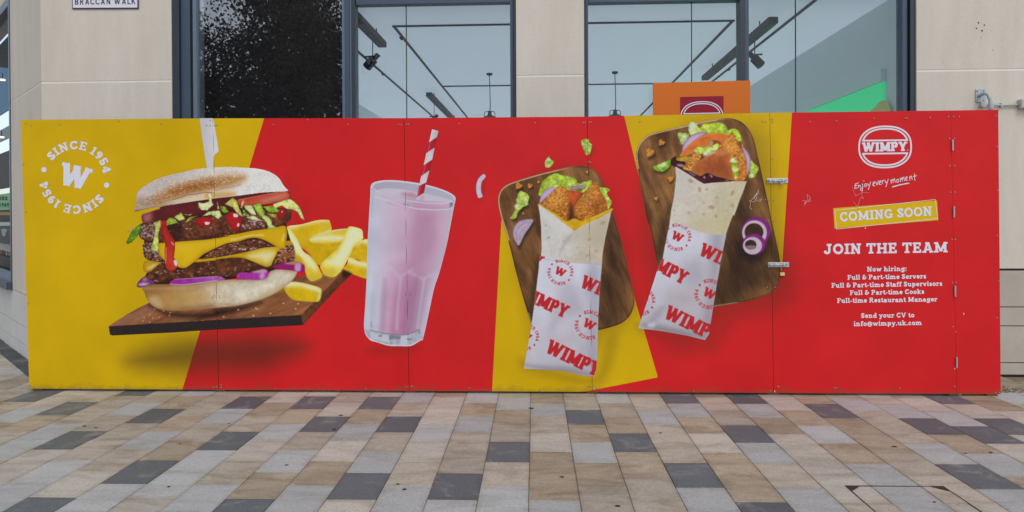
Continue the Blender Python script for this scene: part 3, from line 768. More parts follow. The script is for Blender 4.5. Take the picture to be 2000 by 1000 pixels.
# stone courses below the render
zs_r = [0.09, .155, .40, .62, .86, 1.018]
zr = [float(U(1980, y, YF)[2]) for y in (733, 709, 637, 600, 528)]
for z0, z1 in zip(zr[:-1], zr[1:]):
    wallbox('plinth_course', XW['c0'], XW['c1'], z0 + .004, z1 - .004, YF + .004, m=M_STONE, bevel=.005)
wallbox('plinth_core', XW['c0'] + .01, XW['c1'], 0, 1.06, YF + .03, .2, M_RUST, 0)
wallbox('plinth_foot', XW['c0'], XW['c1'], 0, zr[0] - .002, YF + .02, .2, M_RUST, 0)
for x0, x1 in ((XW['a0'], XW['a1']), (XW['b0'], XW['b1'])):
    for z0, z1 in zip((0, .35, .68, 1.02), (.35, .68, 1.02, 1.35)):
        wallbox('plinth_course', x0, x1, z0 + .004, z1 - .004, YF + .002, m=M_WHITESTONE, bevel=.005)
for x0, x1 in ((XW['a1'], XW['b0']), (XW['b1'], XW['c0'])):
    wallbox('plinth_course', x0 + .003, x1 - .003, 0, .45, YF + .02, m=M_WHITESTONE)
# four plugged fixing holes and a few scuffs on the right pier
for hx, hy, r in ((1911, 44.5, .008), (1922.5, 49, .007), (1907, 55.5, .007), (1918, 60, .008), (1916, 73, .004), (1939, 98, .004), (1842, 121, .003), (15, 15, .0)):
    if r:
        c = U(hx, hy, YF); b = MB(); n = 10
        b.add([(c[0] + r * math.cos(i * 2 * math.pi / n), YF - .0012, c[2] + r * math.sin(i * 2 * math.pi / n)) for i in range(n)], [tuple(range(n))])
        b.build('fixing_hole', M_BLACK, bld)

# the splayed corner on the left, 45 degrees back, with the neighbouring shop's window
KX = XW['a0']; dirv = np.array([-1, 1, 0]) / math.sqrt(2); nrm = np.array([-1, -1, 0]) / math.sqrt(2)
K0 = np.array([KX, YF, 0.0])
def SP(px, py, dep=0.0): return UP(px, py, K0 - nrm * dep, nrm)
def splay(name, s0, s1, z0, z1, m_, dep=0.0, th=.3, bevel=.003):
    a = K0 + dirv * s0 - nrm * dep; b = K0 + dirv * s1 - nrm * dep
    q = [np.array([b[0], b[1], z0]), np.array([a[0], a[1], z0]), np.array([a[0], a[1], z1]), np.array([b[0], b[1], z1])]
    return MB().slab(q, -nrm * th).build(name, m_, bld, bevel)
s_of = lambda p: float((p - K0) @ dirv)
S1 = s_of(SP(22, 300)); ZS = float(SP(20, 570)[2])
print('splay', S1, ZS)
zl = [float(SP(30, y)[2]) for y in (686, 662, 628, 568)]
splay('wall', .004, S1, zl[3] + .003, ZG - .012, M_RENDER); splay('wall', .004, S1, ZG + .004, 5.4, M_RENDER)
splay('shadow_joint', .004, S1 - .003, ZG - .03, ZG + .02, bpy.data.materials['joint_render'], .003, .2, 0)
splay('wall', S1 + .002, 6.0, 4.2, 5.4, M_RENDER)
for z0, z1 in zip([0, zl[1], zl[2]], [zl[1], zl[2], zl[3]]):
    splay('plinth_course', .004, S1 + .35, z0 + .003, z1 - .003, M_WHITESTONE, .002)
    splay('plinth_course', S1 + .356, 6.0, z0 + .003, z1 - .003, M_WHITESTONE, .002)
splay('plinth_core', .02, 6.0, 0, zl[3] - .005, M_JOINT, .02, .2, 0)
zt2 = 4.2
wl_ = empty('window', K0 + dirv * (S1 + .5)); wl_.parent = bld; wl_.matrix_parent_inverse = bld.matrix_world.inverted()
def splayw(name, s0, s1, z0, z1, m_, dep, th):
    a = K0 + dirv * s0 - nrm * dep; b = K0 + dirv * s1 - nrm * dep
    q = [np.array([b[0], b[1], z0]), np.array([a[0], a[1], z0]), np.array([a[0], a[1], z1]), np.array([b[0], b[1], z1])]
    return MB().slab(q, -nrm * th).build(name, m_, wl_)
splayw('frame', S1 + .003, S1 + .07, zl[3], zt2, M_FRAME, -.01, .12)
splayw('sill', S1 + .003, 6.0, zl[3] - .0, zl[3] + .09, M_FRAME, -.06, .2)
splayw('frame', S1 + .07, 6.0, zl[3] + .09, zl[3] + .17, M_FRAME_L, .0, .1)
splayw('frame', S1 + .07, 6.0, zt2 - .1, zt2, M_FRAME, .0, .1)
splayw('pane', S1 + .07, 6.0, zl[3] + .17, zt2 - .1, M_GLASS_S, .05, .006)
for nm, s0, s1, z0, z1, dep, th in (('neighbour_wall', -.2, 6.5, 0, 4.2, 2.2, .1), ('neighbour_ceiling', S1 - .1, 6.5, 4.12, 4.19, .32, 2.1), ('neighbour_floor', S1 - .1, 6.5, .4, .5, .32, 1.85), ('neighbour_wall', S1 - .12, S1 - .02, .5, 4.1, .32, 1.85)):
    a = K0 + dirv * s0 - nrm * dep; b = K0 + dirv * s1 - nrm * dep
    o = MB().slab([np.array([b[0], b[1], z0]), np.array([a[0], a[1], z0]), np.array([a[0], a[1], z1]), np.array([b[0], b[1], z1])], -nrm * th).build(nm, mat('neighbour_paint', (44, 58, 72), .8))
    tag(o, kind='structure')
# charcoal border stones along the foot of that wall
for i in range(9):
    a = K0 + dirv * (i * .62 - .15); b = K0 + dirv * (i * .62 + .46)
    q = [a + nrm * .004, a + nrm * .16, b + nrm * .16, b + nrm * .004]
    q = [np.array([p[0], p[1], .004]) for p in q]
    MB().slab(q, (0, 0, -.03)).build('border_stone', M_BLACKSLAB, pav)

# ---- windows of the unit behind the hoarding
def frame_bar(win, name, p0, p1, z0, z1, m_, y, d):
    """upright between two photo columns, following the faint lean of the picture's uprights"""
    xa = U(p0, 115, YF)[0]; xb = U(p1, 115, YF)[0]
    return MB().box((xa, y, z0), (xb, y + d, z1)).build(name, m_, win, .003)
def window(px0, px1):
    w_ = empty('window', (fx((px0 + px1) / 2), YF, .45)); w_.parent = bld; w_.matrix_parent_inverse = bld.matrix_world.inverted()
    return w_
ZB = .45
w1 = window(335, 1008); w2 = window(1141, 1790)
for args in ((335.3, 349, M_FRAME_D, YF + .01, .18), (349, 367, M_FRAME, YF + .045, .14), (367, 371, M_GASKET, YF + .075, .08), (371, 378, M_FRAME_L, YF + .06, .10),
             (665, 671, M_FRAME_L, YF + .06, .1), (671, 681, M_FRAME, YF + .04, .13), (681, 684, M_FRAME_L, YF + .05, .12), (684, 692, M_FRAME_D, YF + .045, .12),
             (996, 1003, M_FRAME, YF + .05, .13), (1003, 1007.7, M_FRAME_D, YF + .02, .16)):
    frame_bar(w1, 'frame', args[0], args[1] - .3, ZB, ZT, args[2], args[3], args[4])
for args in ((1141.3, 1145, M_FRAME_D, YF + .02, .16), (1145, 1150, M_FRAME, YF + .05, .13), (1447, 1458, M_FRAME_D, YF + .04, .14), (1458, 1466, M_FRAME, YF + .05, .13),
             (1767.5, 1777, M_FRAME, YF + .05, .13), (1777, 1780, M_GASKET, YF + .055, .12), (1780, 1789.7, M_FRAME_D, YF + .02, .17)):
    frame_bar(w2, 'frame', args[0], args[1] - .3, ZB, ZT, args[2], args[3], args[4])
GY = YF + .10
def pane(win, p0, p1, z0=ZB, z1=ZT, m_=None):
    xa = U(p0, 115, YF)[0] + .001; xb = U(p1, 115, YF)[0] - .001
    MB().box((xa, GY, z0), (xb, GY + .012, z1)).build('pane', m_ or M_GLASS, win)
def joint(win, p):
    xa = U(p, 115, YF)[0]
    MB().box((xa - .004, GY - .002, ZB), (xa + .004, GY + .014, ZT)).build('seal', M_GASKET, win)
pane(w1, 376, 666, m_=M_GLASS_D); pane(w1, 692, 789.3); pane(w1, 790.7, 996.5); joint(w1, 790)
pane(w2, 1149.5, 1354.3); pane(w2, 1355.7, 1447.5); pane(w2, 1465.5, 1560.3); pane(w2, 1561.7, 1768); joint(w2, 1355); joint(w2, 1561)
for w_, p0, p1, y0 in ((w1, 692, 996.2, 6.2), (w2, 1149.8, 1447, 2.0)):
    z = float(U(p0, y0, YF)[2]); xa = U(p0, 0, YF)[0]; xb = U(p1, 0, YF)[0]
    MB().box((xa, YF + .06, z), (xb, YF + .16, z + .06)).build('transom', M_FRAME, w_, .003)
for w_, p0, p1 in ((w1, 349, 1003), (w2, 1145, 1780)):
    MB().box((U(p0, 0, YF)[0], YF + .03, ZT - .08), (U(p1, 0, YF)[0], YF + .17, ZT - .003)).build('frame', M_FRAME, w_)
    MB().box((U(p0, 0, YF)[0], YF + .03, ZB + .003), (U(p1, 0, YF)[0], YF + .17, ZB + .08)).build('frame', M_FRAME, w_)

# ------------------------------------------------------------------ the empty unit seen through the glass
ZC = 4.0; XL, XR, YB = -4.07, 3.93, 16.0
c = MB().box((XL - .2, YF + .36, ZC), (XR + .2, YB, ZC + .004)).build('ceiling', M_CEIL); tag(c, kind='structure')
c = MB().box((XL - .2, YF + .36, -.02), (XR + .2, YB + 6, .02)).build('shop_floor', M_FLOOR); tag(c, kind='structure')
c = MB().box((XR, YF + .36, .02), (XR + .15, YB, ZC)).build('interior_wall', M_IWALL); tag(c, kind='structure')
c = MB().box((XL - .15, YF + .36, 2.7), (XL, YB, ZC)).build('interior_wall', M_IWALL)   # wall kept only as a bulkhead, opened below to add daylight inside
tag(c, kind='structure')
# blacked-out board behind the first pane
xa, xb = fx(372), fx(684)
b = MB().box((xa, YF + .30, .5), (xb, YF + .32, 3.95)).build('blackout_board', M_BLACK)
tag(b, 'matt black board closing off the left pane from inside', 'board')
# green wall board with its pale band
gq = [UX(x, y, XR - .02) for x, y in ((1727, 218), (1640, 218), (1727, 159))]
y0, y1 = gq[0][1], gq[1][1]
gb = empty('menu_board', (XR - .03, y0 + 1, 2.0), 'bright green wall board with pale band inside right window', 'wall board')
z1 = float(gq[2][2]); z2 = float(UX(1727, 134, XR - .02)[2])
MB().box((XR - .03, y0, 1.2), (XR - .004, y0 + 7.5, z1)).build('panel', M_GREEN, gb)
MB().box((XR - .06, y0, z1 + .003), (XR - .004, y0 + 7.5, z2)).build('band', mat('pale_green', (196, 226, 212), .5), gb)
mp = MB(); cc = UX(1717, 215, XR - .034)
mp.add([(cc[0], cc[1] + .3 * math.cos(a), cc[2] - .07 + .16 * math.sin(a) * (1 + .2 * math.cos(3 * a))) for a in np.arange(16) * math.pi / 8], [tuple(range(16))])
mp.build('printed_motif', mat('motif_yellow', (206, 196, 96), .5), gb)

# ceiling tracks, bars, spotlights, pendants
def bar(name, m_, parent, p, q, w_, h_):
    p = np.array(p, float); q = np.array(q, float); d = q - p; d /= np.linalg.norm(d); s_ = np.cross(d, [0, 0, 1.0]) * w_ / 2
    b = MB().hexa([p - s_, p + s_, q + s_, q - s_, p - s_ + (0, 0, h_), p + s_ + (0, 0, h_), q + s_ + (0, 0, h_), q - s_ + (0, 0, h_)])
    return b.build(name, m_, parent)
ZK = ZC - .032
xk0, xk1, yk0, yk1 = -1.92, 2.36, float(UZ(900, 51, ZK)[1]), float(UZ(930, 169, ZK)[1])
t1 = empty('light_track', (0, yk0, ZK), 'large black rectangular lighting track on the ceiling seen through both windows', 'lighting track')
bar('rail', M_TRACK, t1, (xk0 - .02, yk0, ZK), (xk1 + .02, yk0, ZK), .022, .022)
bar('rail', M_TRACK, t1, (xk0 + .02, yk1, ZK), (xk1 - .02, yk1, ZK), .022, .022)
bar('rail', M_TRACK, t1, (xk0, yk0 + .02, ZK), (xk0, 15.5, ZK), .028, .024)
bar('rail', M_TRACK, t1, (xk1, yk0 + .02, ZK), (xk1, 15.5, ZK), .028, .024)
MB().box((xk0 - .03, yk0 + .5, ZK - .02), (xk0 + .03, yk0 + .62, ZK)).build('feed_box', M_TRACK, t1)
for x_, lb in ((float(UZ(760, 155, ZK)[0]), 'straight black lighting track on the ceiling in the left window'), (float(UZ(1490, 83, ZK)[0]), 'straight black lighting track on the ceiling in the right window')):
    t_ = empty('light_track', (x_, 4, ZK), lb, 'lighting track')
    bar('rail', M_TRACK, t_, (x_, YF + .4, ZK), (x_, 15.5, ZK), .027, .024)
    MB().box((x_ - .025, 6.0, ZK - .012), (x_ + .025, 6.1, ZK)).build('joint_cover', M_TRACK, t_)
def linbar(pa, pb, lb):
    zz = ZC - .17
    a = UZ(*pa, zz); b = UZ(*pb, zz); x_ = (a[0] + b[0]) / 2
    o = empty('linear_light', (x_, a[1], zz), lb, 'ceiling light')
    bar('housing', M_BAR, o, (x_, min(a[1], b[1]), zz), (x_, max(a[1], b[1]), zz), .11, .075)
    for t in (.15, .85):
        yy = a[1] + (b[1] - a[1]) * t
        MB().tube([(x_, yy, zz + .09), (x_, yy, ZC)], .008, 6).build('hanger', M_TRACK, o)
linbar((652, -10), (743, 93), 'brown linear ceiling light beside the mullion in the left window')
linbar((836, 188), (895, 245), 'brown linear ceiling light low in the left window')
linbar((1506, 45), (1380, 157), 'brown linear ceiling light crossing the mullion of the right window')
def spot(px, py, flip, lb):
    zz = ZC - .36
    c = UZ(px, py, zz)
    o = empty('spotlight', c, lb, 'spotlight')
    MB().tube([c + (0, 0, .05), (c[0], c[1], ZC)], .007, 6).build('stem', M_TRACK, o)
    ax = np.array([.55 * flip, -.35, -.75]); ax /= np.linalg.norm(ax)
    MB().tube([c - ax * .11, c - ax * .02, c - ax * .015, c + ax * .13], [.035, .035, .062, .062], 14).build('lamp_head', M_TRACK, o)
    MB().tube([c + (-.10, 0, .05), c + (.10, 0, .06)], .012, 6).build('yoke', M_TRACK, o)
spot(728, 118, -1, 'black spotlight hanging beside the mullion in the left window')
spot(848, 232, -1, 'black spotlight just above the hoarding in the left window')
spot(1474, 115, 1, 'black spotlight hanging beside the mullion in the right window')
def pendant(px, py, lb):
    c = UZ(px, py, ZC)
    o = empty('pendant_lamp', c, lb, 'pendant lamp', 'black cage pendant lamps hanging in the empty unit')
    MB().lathe(c, [(.0, 0), (.055, -.002), (.05, -.03), (.015, -.045), (0, -.045)]).build('ceiling_rose', M_TRACK, o, smooth=True)
    MB().tube([c + (0, 0, -.04), c + (.006, 0, -.3), c + (.012, 0, -.55), c + (.004, 0, -.68)], .007, 6).build('cord', M_TRACK, o)
    d = c + np.array([0, 0, -.68])
    MB().lathe(d, [(0, .03), (.03, .03), (.035, -.03), (.05, -.05), (.10, -.07), (.17, -.11), (.21, -.17), (.215, -.19), (.2, -.185), (.1, -.09), (0, -.08)], 20).build('shade', M_TRACK, o, smooth=True)
    h_ = d + np.array([0, 0, 0])
    MB().tube([h_ + (-.09, 0, -.07), h_ + (-.09, 0, .0), h_ + (-.075, 0, .02), h_ + (.075, 0, .02), h_ + (.09, 0, 0), h_ + (.09, 0, -.07)], .006, 6).build('bracket', M_TRACK, o)
pendant(956, 143, 'black cage pendant lamp in the left window'); pendant(1201, 140, 'black cage pendant lamp in the right window')

# ------------------------------------------------------------------ hoarding
hrd = empty('hoarding', (-.4, 0, 0), 'long red and yellow printed hoarding with burger, milkshake and wraps', 'hoarding')
TOP = [(40, 234), (416, 231.2), (789, 230.6), (1147, 227.8), (1503.5, 220.3), (1857.5, 215.6), (1951, 214)]
BOT = [(57, 763), (427, 764), (799, 765.5), (1157, 768.2), (1511, 772.5), (1869, 774.6), (1956, 775)]
YEL = [P('20,200 525.2,200 355,764.5 352,790 20,790'),
       P('1212,190 1548.8,190 1547,220 1527,530 1300,560 1219,226'),
       P('981,400 1200,450 1285,737 1131,767 1120,790 960,790 961,764')]
def yellow_field(X, Y):
    d = np.full(X.shape, 1e3)
    for q in YEL: d = np.minimum(d, sdf_poly(q, X, Y))
    return d
def soft_blob(X, Y, q, blur, k):
    d = sdf_poly(smooth(q), X, Y); t = np.clip(.5 - d / (2 * blur), 0, 1)
    return t * t * (3 - 2 * t) * k
SHADOWS = [(P('250,700 330,668 430,655 560,660 600,680 520,720 400,728 280,722'), 34, .74), (P('712,682 760,676 820,676 800,688 740,692'), 12, .30),
           (P('1010,380 1170,340 1240,560 1250,600 1190,660 1060,720'), 26, .36), (P('1265,300 1480,250 1520,420 1550,580 1420,630 1390,680 1290,650'), 30, .40),
           (P('1025,700 1160,736 1180,640 1210,650 1185,735 1150,752 1030,728'), 14, .30), (P('1250,630 1385,660 1405,600 1450,600 1400,680 1370,690 1260,655'), 16, .32),
           (P('1146,296 1158,284 1162,300 1152,308'), 8, .25), (P('937,350 946,346 944,384 937,390'), 6, .28), (P('560,345 600,400 590,440 562,410'), 14, .12)]
def sheet(name, i, y_front=0.0, th=.018):
    (xt0, yt0), (xt1, yt1) = TOP[i], TOP[i + 1]; (xb0, yb0), (xb1, yb1) = BOT[i], BOT[i + 1]
    g_ = .4
    nx = int((xt1 - xt0) / 4) + 1; ny = 134
    s_, t_ = np.meshgrid(np.linspace(0, 1, nx), np.linspace(0, 1, ny))
    # bilinear in the photograph, then laid on the real plane
    X = ((xt0 + g_) + (xt1 - xt0 - 2 * g_) * s_) * (1 - t_) + ((xb0 + g_) + (xb1 - xb0 - 2 * g_) * s_) * t_
    Y = (yt0 + (yt1 - yt0) * s_) * (1 - t_) + (yb0 + (yb1 - yb0) * s_) * t_
    V = U(X.ravel(), Y.ravel(), 0.0); V[:, 1] += y_front
    V[:, 2] = np.maximum(V[:, 2], .02)
    fld = yellow_field(X, Y).ravel(); tone = np.zeros(X.shape)
    for q, bl, k in SHADOWS: tone = np.maximum(tone, soft_blob(X, Y, q, bl, k))
    tone = tone.ravel()
    idx = np.arange(nx * ny).reshape(ny, nx)
    F = np.stack([idx[1:, :-1], idx[1:, 1:], idx[:-1, 1:], idx[:-1, :-1]], -1).reshape(-1, 4)
    rim = list(idx[0, :]) + list(idx[1:, -1]) + list(idx[-1, -2::-1]) + list(idx[-2:0:-1, 0])
    nb = len(V); back = V[rim] + np.array([0, th, 0])
    V = np.concatenate([V, V[rim], back]); m_ = len(rim)
    me = bpy.data.meshes.new(name)
    sides = [(nb + k, nb + m_ + k, nb + m_ + (k + 1) % m_, nb + (k + 1) % m_) for k in range(m_)]
    me.from_pydata([tuple(v) for v in V], [], [tuple(map(int, f)) for f in F] + sides + [tuple(nb + m_ + k for k in range(m_))])
    for nm, arr in (('field', fld), ('tone', tone)):
        a = me.attributes.new(nm, 'FLOAT', 'POINT'); a.data.foreach_set('value', np.concatenate([arr, np.ones(2 * m_) * (1 if nm == 'field' else 0)]).astype(np.float32))
    me.materials.append(M_PANEL); me.materials.append(M_EDGE)
    mi_ = np.zeros(len(me.polygons), np.int32); mi_[len(F):] = 1; me.polygons.foreach_set('material_index', mi_)
    me.update()
    return link(bpy.data.objects.new(name, me), hrd)
panels = []
for i in range(6):
    nm = 'door' if i == 4 else 'panel'
    o = sheet(nm, i, .006 if i == 5 else (.002 if i == 4 else 0.0)); panels.append(o)
tag(panels[4], 'red door sheet with bolts and hiring notice'); tag(panels[5], 'narrow plain red end sheet'); tag(panels[0], 'yellow end sheet with round emblem')
# timber framing behind the sheets
for i in range(7):
    t = U(*TOP[i], 0); b = U(*BOT[i], 0); dx = .06 if i == 0 else -.06 if i == 6 else 0
    MB().hexa([(b[0] - .045 + dx, .026, 0), (b[0] + .045 + dx, .026, 0), (b[0] + .045 + dx, .12, 0), (b[0] - .045 + dx, .12, 0),
               (t[0] - .045 + dx, .026, t[2] - .02), (t[0] + .045 + dx, .026, t[2] - .02), (t[0] + .045 + dx, .12, t[2] - .02), (t[0] - .045 + dx, .12, t[2] - .02)]).build('post', M_TIMBER, hrd)
for z in (.12, 1.2, 2.3):
    a = U(*BOT[0], 0)[0]; b = U(*BOT[-1], 0)[0]
    MB().box((a + .03, .122, z), (b - .03, .17, z + .09)).build('rail', M_TIMBER, hrd)

# screws
def screw_mesh():
    b = MB(); n = 8
    b.v = [(.0062 * math.cos(i * math.pi / 4), 0, .0062 * math.sin(i * math.pi / 4)) for i in range(n)] + [(.0042 * math.cos(i * math.pi / 4), -.0025, .0042 * math.sin(i * math.pi / 4)) for i in range(n)]
    b.f = [(i, n + i, n + (i + 1) % n, (i + 1) % n) for i in range(n)] + [tuple(range(n, 2 * n))[::-1]]
    return b.mesh('screw', M_SCREW)
SM = screw_mesh()
def screw(px, py):
    xs = [TOP[i][0] + (BOT[i][0] - TOP[i][0]) * (py - 220) / 545 for i in range(7)]
    i = max(0, min(5, sum(px > x for x in xs) - 1))
    o = bpy.data.objects.new('screw', SM); p = U(px, py, 0); o.location = (p[0], -.0032 + (.006 if i == 5 else 0), p[2]); COL.objects.link(o)
    o.parent = panels[i]; o.matrix_parent_inverse = panels[i].matrix_world.inverted()
SCR = '''51,241 61,245 117,243 232,237 315,242 46,321 51,414 56,592 58.5,753 157,757.5 246,758 345,758 411,235 404,245 411,245.5 420,245 424,245 419,577 422.5,580 416,581 428.5,578 430,582
418,756.5 424,756 432,752 432,757 534,243.5 601,234 680,243 779,243.5 784,243.5 794,243 798,243 897,241.5 1045,240 1139,239.5 1143,239.5 1151,239 1155,238.5 790,399.5 797,399.5 793,572 793,576 800.5,573 803,576
792,755 797,755 803,754.5 806,754.5 538,758.5 715,759.5 917,758 1054,762 1151,755 1156,756 1160,754 1165,758 1150,316 1153,317 1151,565 1156,569 1250,237.5 1397,237 1489,237 1495,238 1508,233 1509,238 1508,310
1495,390 1501,391 1511,391 1501,431 1511,431 1498,561 1514,561 1355,764 1505,763 1519,755 1521,755 1582,238 1633,236 1707,231.5 1768,231 1772,231 1816,229.5 1852,228 1863,228 1874,227.5 1946,225.5
1854,270 1865,270 1855,324 1865,323.5 1856,375.5 1866,375 1859,467.5 1866,467.5 1860,552 1868,552 1861,638 1867,648 1633,757.5 1629,757.5 1757,758 1864,755 1873,771 1877,771 1945,767.5 1952,766.5 1948,286 1949,372 1948,460 1951.5,549 1947.5,621'''
for tok in SCR.split():
    x, y = map(float, tok.split(',')); screw(x, y)

# hinges and bolts of the door
for x, y0, y1 in ((1859.5, 273, 294), (1862, 403, 424), (1864.5, 558, 579), (1867.5, 697, 718)):
    a = U(x, y0, 0); b = U(x, y1, 0); h_ = MB()
    h_.tube([(a[0], -.010, a[2]), (b[0], -.010, b[2])], .0075, 10); o = h_.build('hinge', M_STEEL, panels[4], smooth=False)
def bolt(px, py, open_):
    c = U(px, py, 0); x, z = c[0], c[2]
    MB().box((x - .085, -.006, z - .021), (x + .095, -.0005, z + .021)).build('bolt_plate', M_STEEL, panels[4], .002)
    MB().tube([(x - .09, -.016, z), (x + .07, -.016, z)], .009, 10).build('bolt_rod', M_STEEL, panels[4], smooth=True)
    for dx in (-.06, -.02, .05):
        MB().box((x + dx - .009, -.026, z - .012), (x + dx + .009, -.006, z + .012)).build('bolt_guide', M_STEEL, panels[4], .004)
    if open_: MB().tube([(x + .022, -.02, z), (x + .03, -.03, z - .03), (x + .04, -.03, z - .036), (x + .044, -.026, z - .012)], .005, 8).build('bolt_handle', M_STEEL, panels[4])
bolt(1517, 353, True); bolt(1519, 517, False)
c = U(1527, 535, 0)
MB().box((c[0] - .018, -.022, c[2] - .014), (c[0] + .018, .0, c[2] + .014)).build('stop_block', mat('pale_wood', (206, 176, 116), .7, noise=.1, nscale=40), panels[4], .002)

# ------------------------------------------------------------------ printed artwork
# ---- burger, fries and serving board
c = Canvas(206, 226, 726, 668, 1.0)
def patty(p, seed, base=(84, 44, 28)):
    base = np.array(base, float) * 1.12
    c.f(p, base, tex=[(18, .36, seed), (7, .34, seed + 2), (3, .2, seed + 5)], edge=((40, 20, 16), 3.5, .55))
    c.spots(p, 60, (142, 84, 50), (1.2, 3.2), .5, seed + 1, soft=1.4); c.spots(p, 26, (34, 15, 12), (1.0, 2.6), .6, seed + 7, soft=1.2)
    c.spots(p, 46, (214, 186, 170), (.5, 1.3), .85, seed + 4, flat=.6, soft=.8); c.spots(p, 10, (232, 214, 206), (.9, 1.7), .8, seed + 9, flat=.5, soft=.9)
# owner 0 = serving board
c.cur = 0
BT = P('C:65,828 C:160,762 C:260,700 C:370,640 C:470,590 C:1000,560 D:700,380 D:900,330 D:1210,270 D:1440,250 D:1290,400 D:1140,555 D:990,712 D:600,733 D:0,765 C:700,790')
def wood(p, c1, c2, seed, ang, sm=False, k=.3):
    ca, sa = math.cos(ang), math.sin(ang)
    q = smooth(p) if sm else p; w = c.win(q, 5); X, Y = c.X[w], c.Y[w]; d = sdf_poly(q, X, Y)
    u = X * ca + Y * sa; v = -X * sa + Y * ca
    t = fbm(u * .16, v * 1.0, 7.0, 4, seed); t2 = fbm(u * .08, v * .5, 14.0, 3, seed + 5)
    t = np.clip((t * .6 + t2 * .8 - .45) / .5, 0, 1)[..., None]
    cc = np.array(c1, float) * (1 - t) + np.array(c2, float) * t
    cc = cc * (1 + .18 * (fbm(u * .5, v * 3, 3, 3, seed + 9) - .5) * 2)[..., None]
    c._put(w, d, cc, .7)
wood(BT, (96, 54, 34), (156, 100, 64), 3, -.42)
c.sh(P('C:65,828 C:470,590 C:560,640 C:300,800'), (118, 92, 78), 14, .35, clip=BT)
c.sh(P('D:700,520 D:1200,330 D:1420,262 D:1000,700 D:500,720'), (150, 96, 52), 20, .35, clip=BT)
c.sh(P('C:480,610 C:700,690 C:1100,690 D:120,660 D:420,620 D:560,580 D:560,600 D:300,680 C:1100,740 C:700,720'), (24, 14, 14), 9, .85, clip=BT)
c.f(P('D:990,712 D:1140,555 D:1290,400 D:1430,255 D:1475,262 D:1515,288 D:1400,400 D:1250,560 D:1010,815'), (104, 60, 34), sm=False, tex=[(4, .35, 4, (.6, .6))], grad=(540, 610, 690, 530, (92, 50, 28)))
for i in range(26):
    t = i / 26; g0 = P('D:990,712')[0] * (1 - t) + P('D:1432,262')[0] * t; c.ln([g0 + (2, 2), g0 + (9, 5 + 12 * (1 - t))], .5, (60, 32, 20), .5)
c.f(P('C:65,828 C:700,790 C:1368,752 D:200,755 D:600,733 D:990,712 D:1010,815 D:0,868 C:700,892 C:100,922 C:78,912'), (42, 33, 33), sm=False, tex=[(6, .12, 2)])
for s_, (x, y) in enumerate(((430, 738), (520, 742), (420, 772), (585, 735), (488, 708), (690, 715), (487, 785), (538, 652), (700, 690), (630, 668))):
    q = P('C:%d,%d' % (x, y))[0]; c.ell(q[0], q[1], 1.6, 1.1, (196, 150, 92), mask=False)
for x, y in ((525, 640), (540, 652), (345, 658), (500, 718), (675, 695), (810, 590), (935, 648), (195, 730), (960, 595)):
    q = P('D:%d,%d' % (x, y))[0]; c.ell(q[0], q[1], 1.7, 1.2, (208, 176, 128), mask=False)
# owner 1 = fries
c.cur = 1
def fry(p, body, top=None, seed=1, sm=True):
    body = np.array(body, float) * np.array([1.05, 1.05, .8])
    c.f(p, body, tex=[(12, .10, seed), (3, .04, seed)], edge=((182, 142, 16), 2.5, .3), sm=sm)
    if top is not None: c.sh(top, (228, 220, 172), 7, 1.0, clip=smooth(p))
Y1, Y2 = (204, 172, 36), (186, 148, 14)
fry(P('E', '240,400 340,340 620,350 600,440 520,500 430,585 380,560 330,490 280,440'), Y2, seed=2)
fry(P('E', '100,220 250,190 400,150 500,148 520,160 540,235 520,255 420,290 340,320 250,400 200,330'), (196, 160, 22), P('E', '110,205 300,165 420,145 510,150 500,165 400,172 250,205 140,235'), 3)
c.f(P('E', '440,200 505,165 530,235 440,240'), (206, 176, 60), soft=4, mask=False, alpha=.7)
fry(P('E', '330,325 500,260 640,235 700,240 690,300 640,360 480,380 350,370'), (204, 176, 66), P('E', '330,325 500,300 680,312 640,345 480,352 350,350'), 4)
c.sh(P('E', '345,310 500,250 640,232 700,238 600,250 500,275'), (218, 214, 190), 4, .8)
fry(P('E', '840,345 890,335 900,350 900,560 800,535 715,500 760,400'), (192, 156, 20), P('E', '830,340 895,335 895,385 830,370 770,400'), 5)
fry(P('E', '715,510 800,545 900,565 900,715 780,690 655,630 690,580'), (198, 164, 24), P('E', '710,515 800,550 895,570 895,610 780,590 700,560'), 6)
c.sh(P('D:1430,250 D:1510,285 D:1440,330 D:1415,290'), (34, 20, 14), 4, .8)
fry(P('E', '105,225 140,240 200,330 260,450 330,500 400,590 445,690 420,720 345,745 300,710 270,630 180,560 175,470 110,300'), (205, 180, 70), P('E', '108,228 150,260 210,350 270,455 330,510 390,600 380,640 310,590 250,520 190,470 120,320'), 7)
c.sh(P('E', '180,480 250,530 285,640 230,600 180,560'), (188, 150, 20), 4, .8); c.sh(P('E', '310,690 430,670 430,720 350,740'), (200, 168, 40), 6, .7)
fry(P('E', '430,590 480,530 600,420 660,320 695,230 730,212 830,240 845,300 840,340 760,400 715,500 660,600 620,660 560,705 480,690 440,640'), (208, 196, 110), P('E', '560,520 640,400 700,260 740,215 830,245 840,320 760,390 700,500 640,600 560,590 470,560'), 8)
c.sh(P('E', '430,590 500,620 580,640 560,705 480,690 440,640'), (202, 170, 40), 5, .7)
fry(P('E', '70,770 150,750 270,765 400,800 437,830 430,910 395,947 250,940 160,925 100,870 80,830'), (194, 160, 20), P('E', '70,770 150,748 270,765 400,800 437,830 420,850 330,830 240,800 150,800 90,800'), 9)
c.sh(P('E', '425,830 440,835 430,910 395,947 400,900'), (214, 202, 140), 3, .8)
c.sh(P('E', '0,800 70,765 80,830 0,860'), (190, 150, 40), 6, .6)
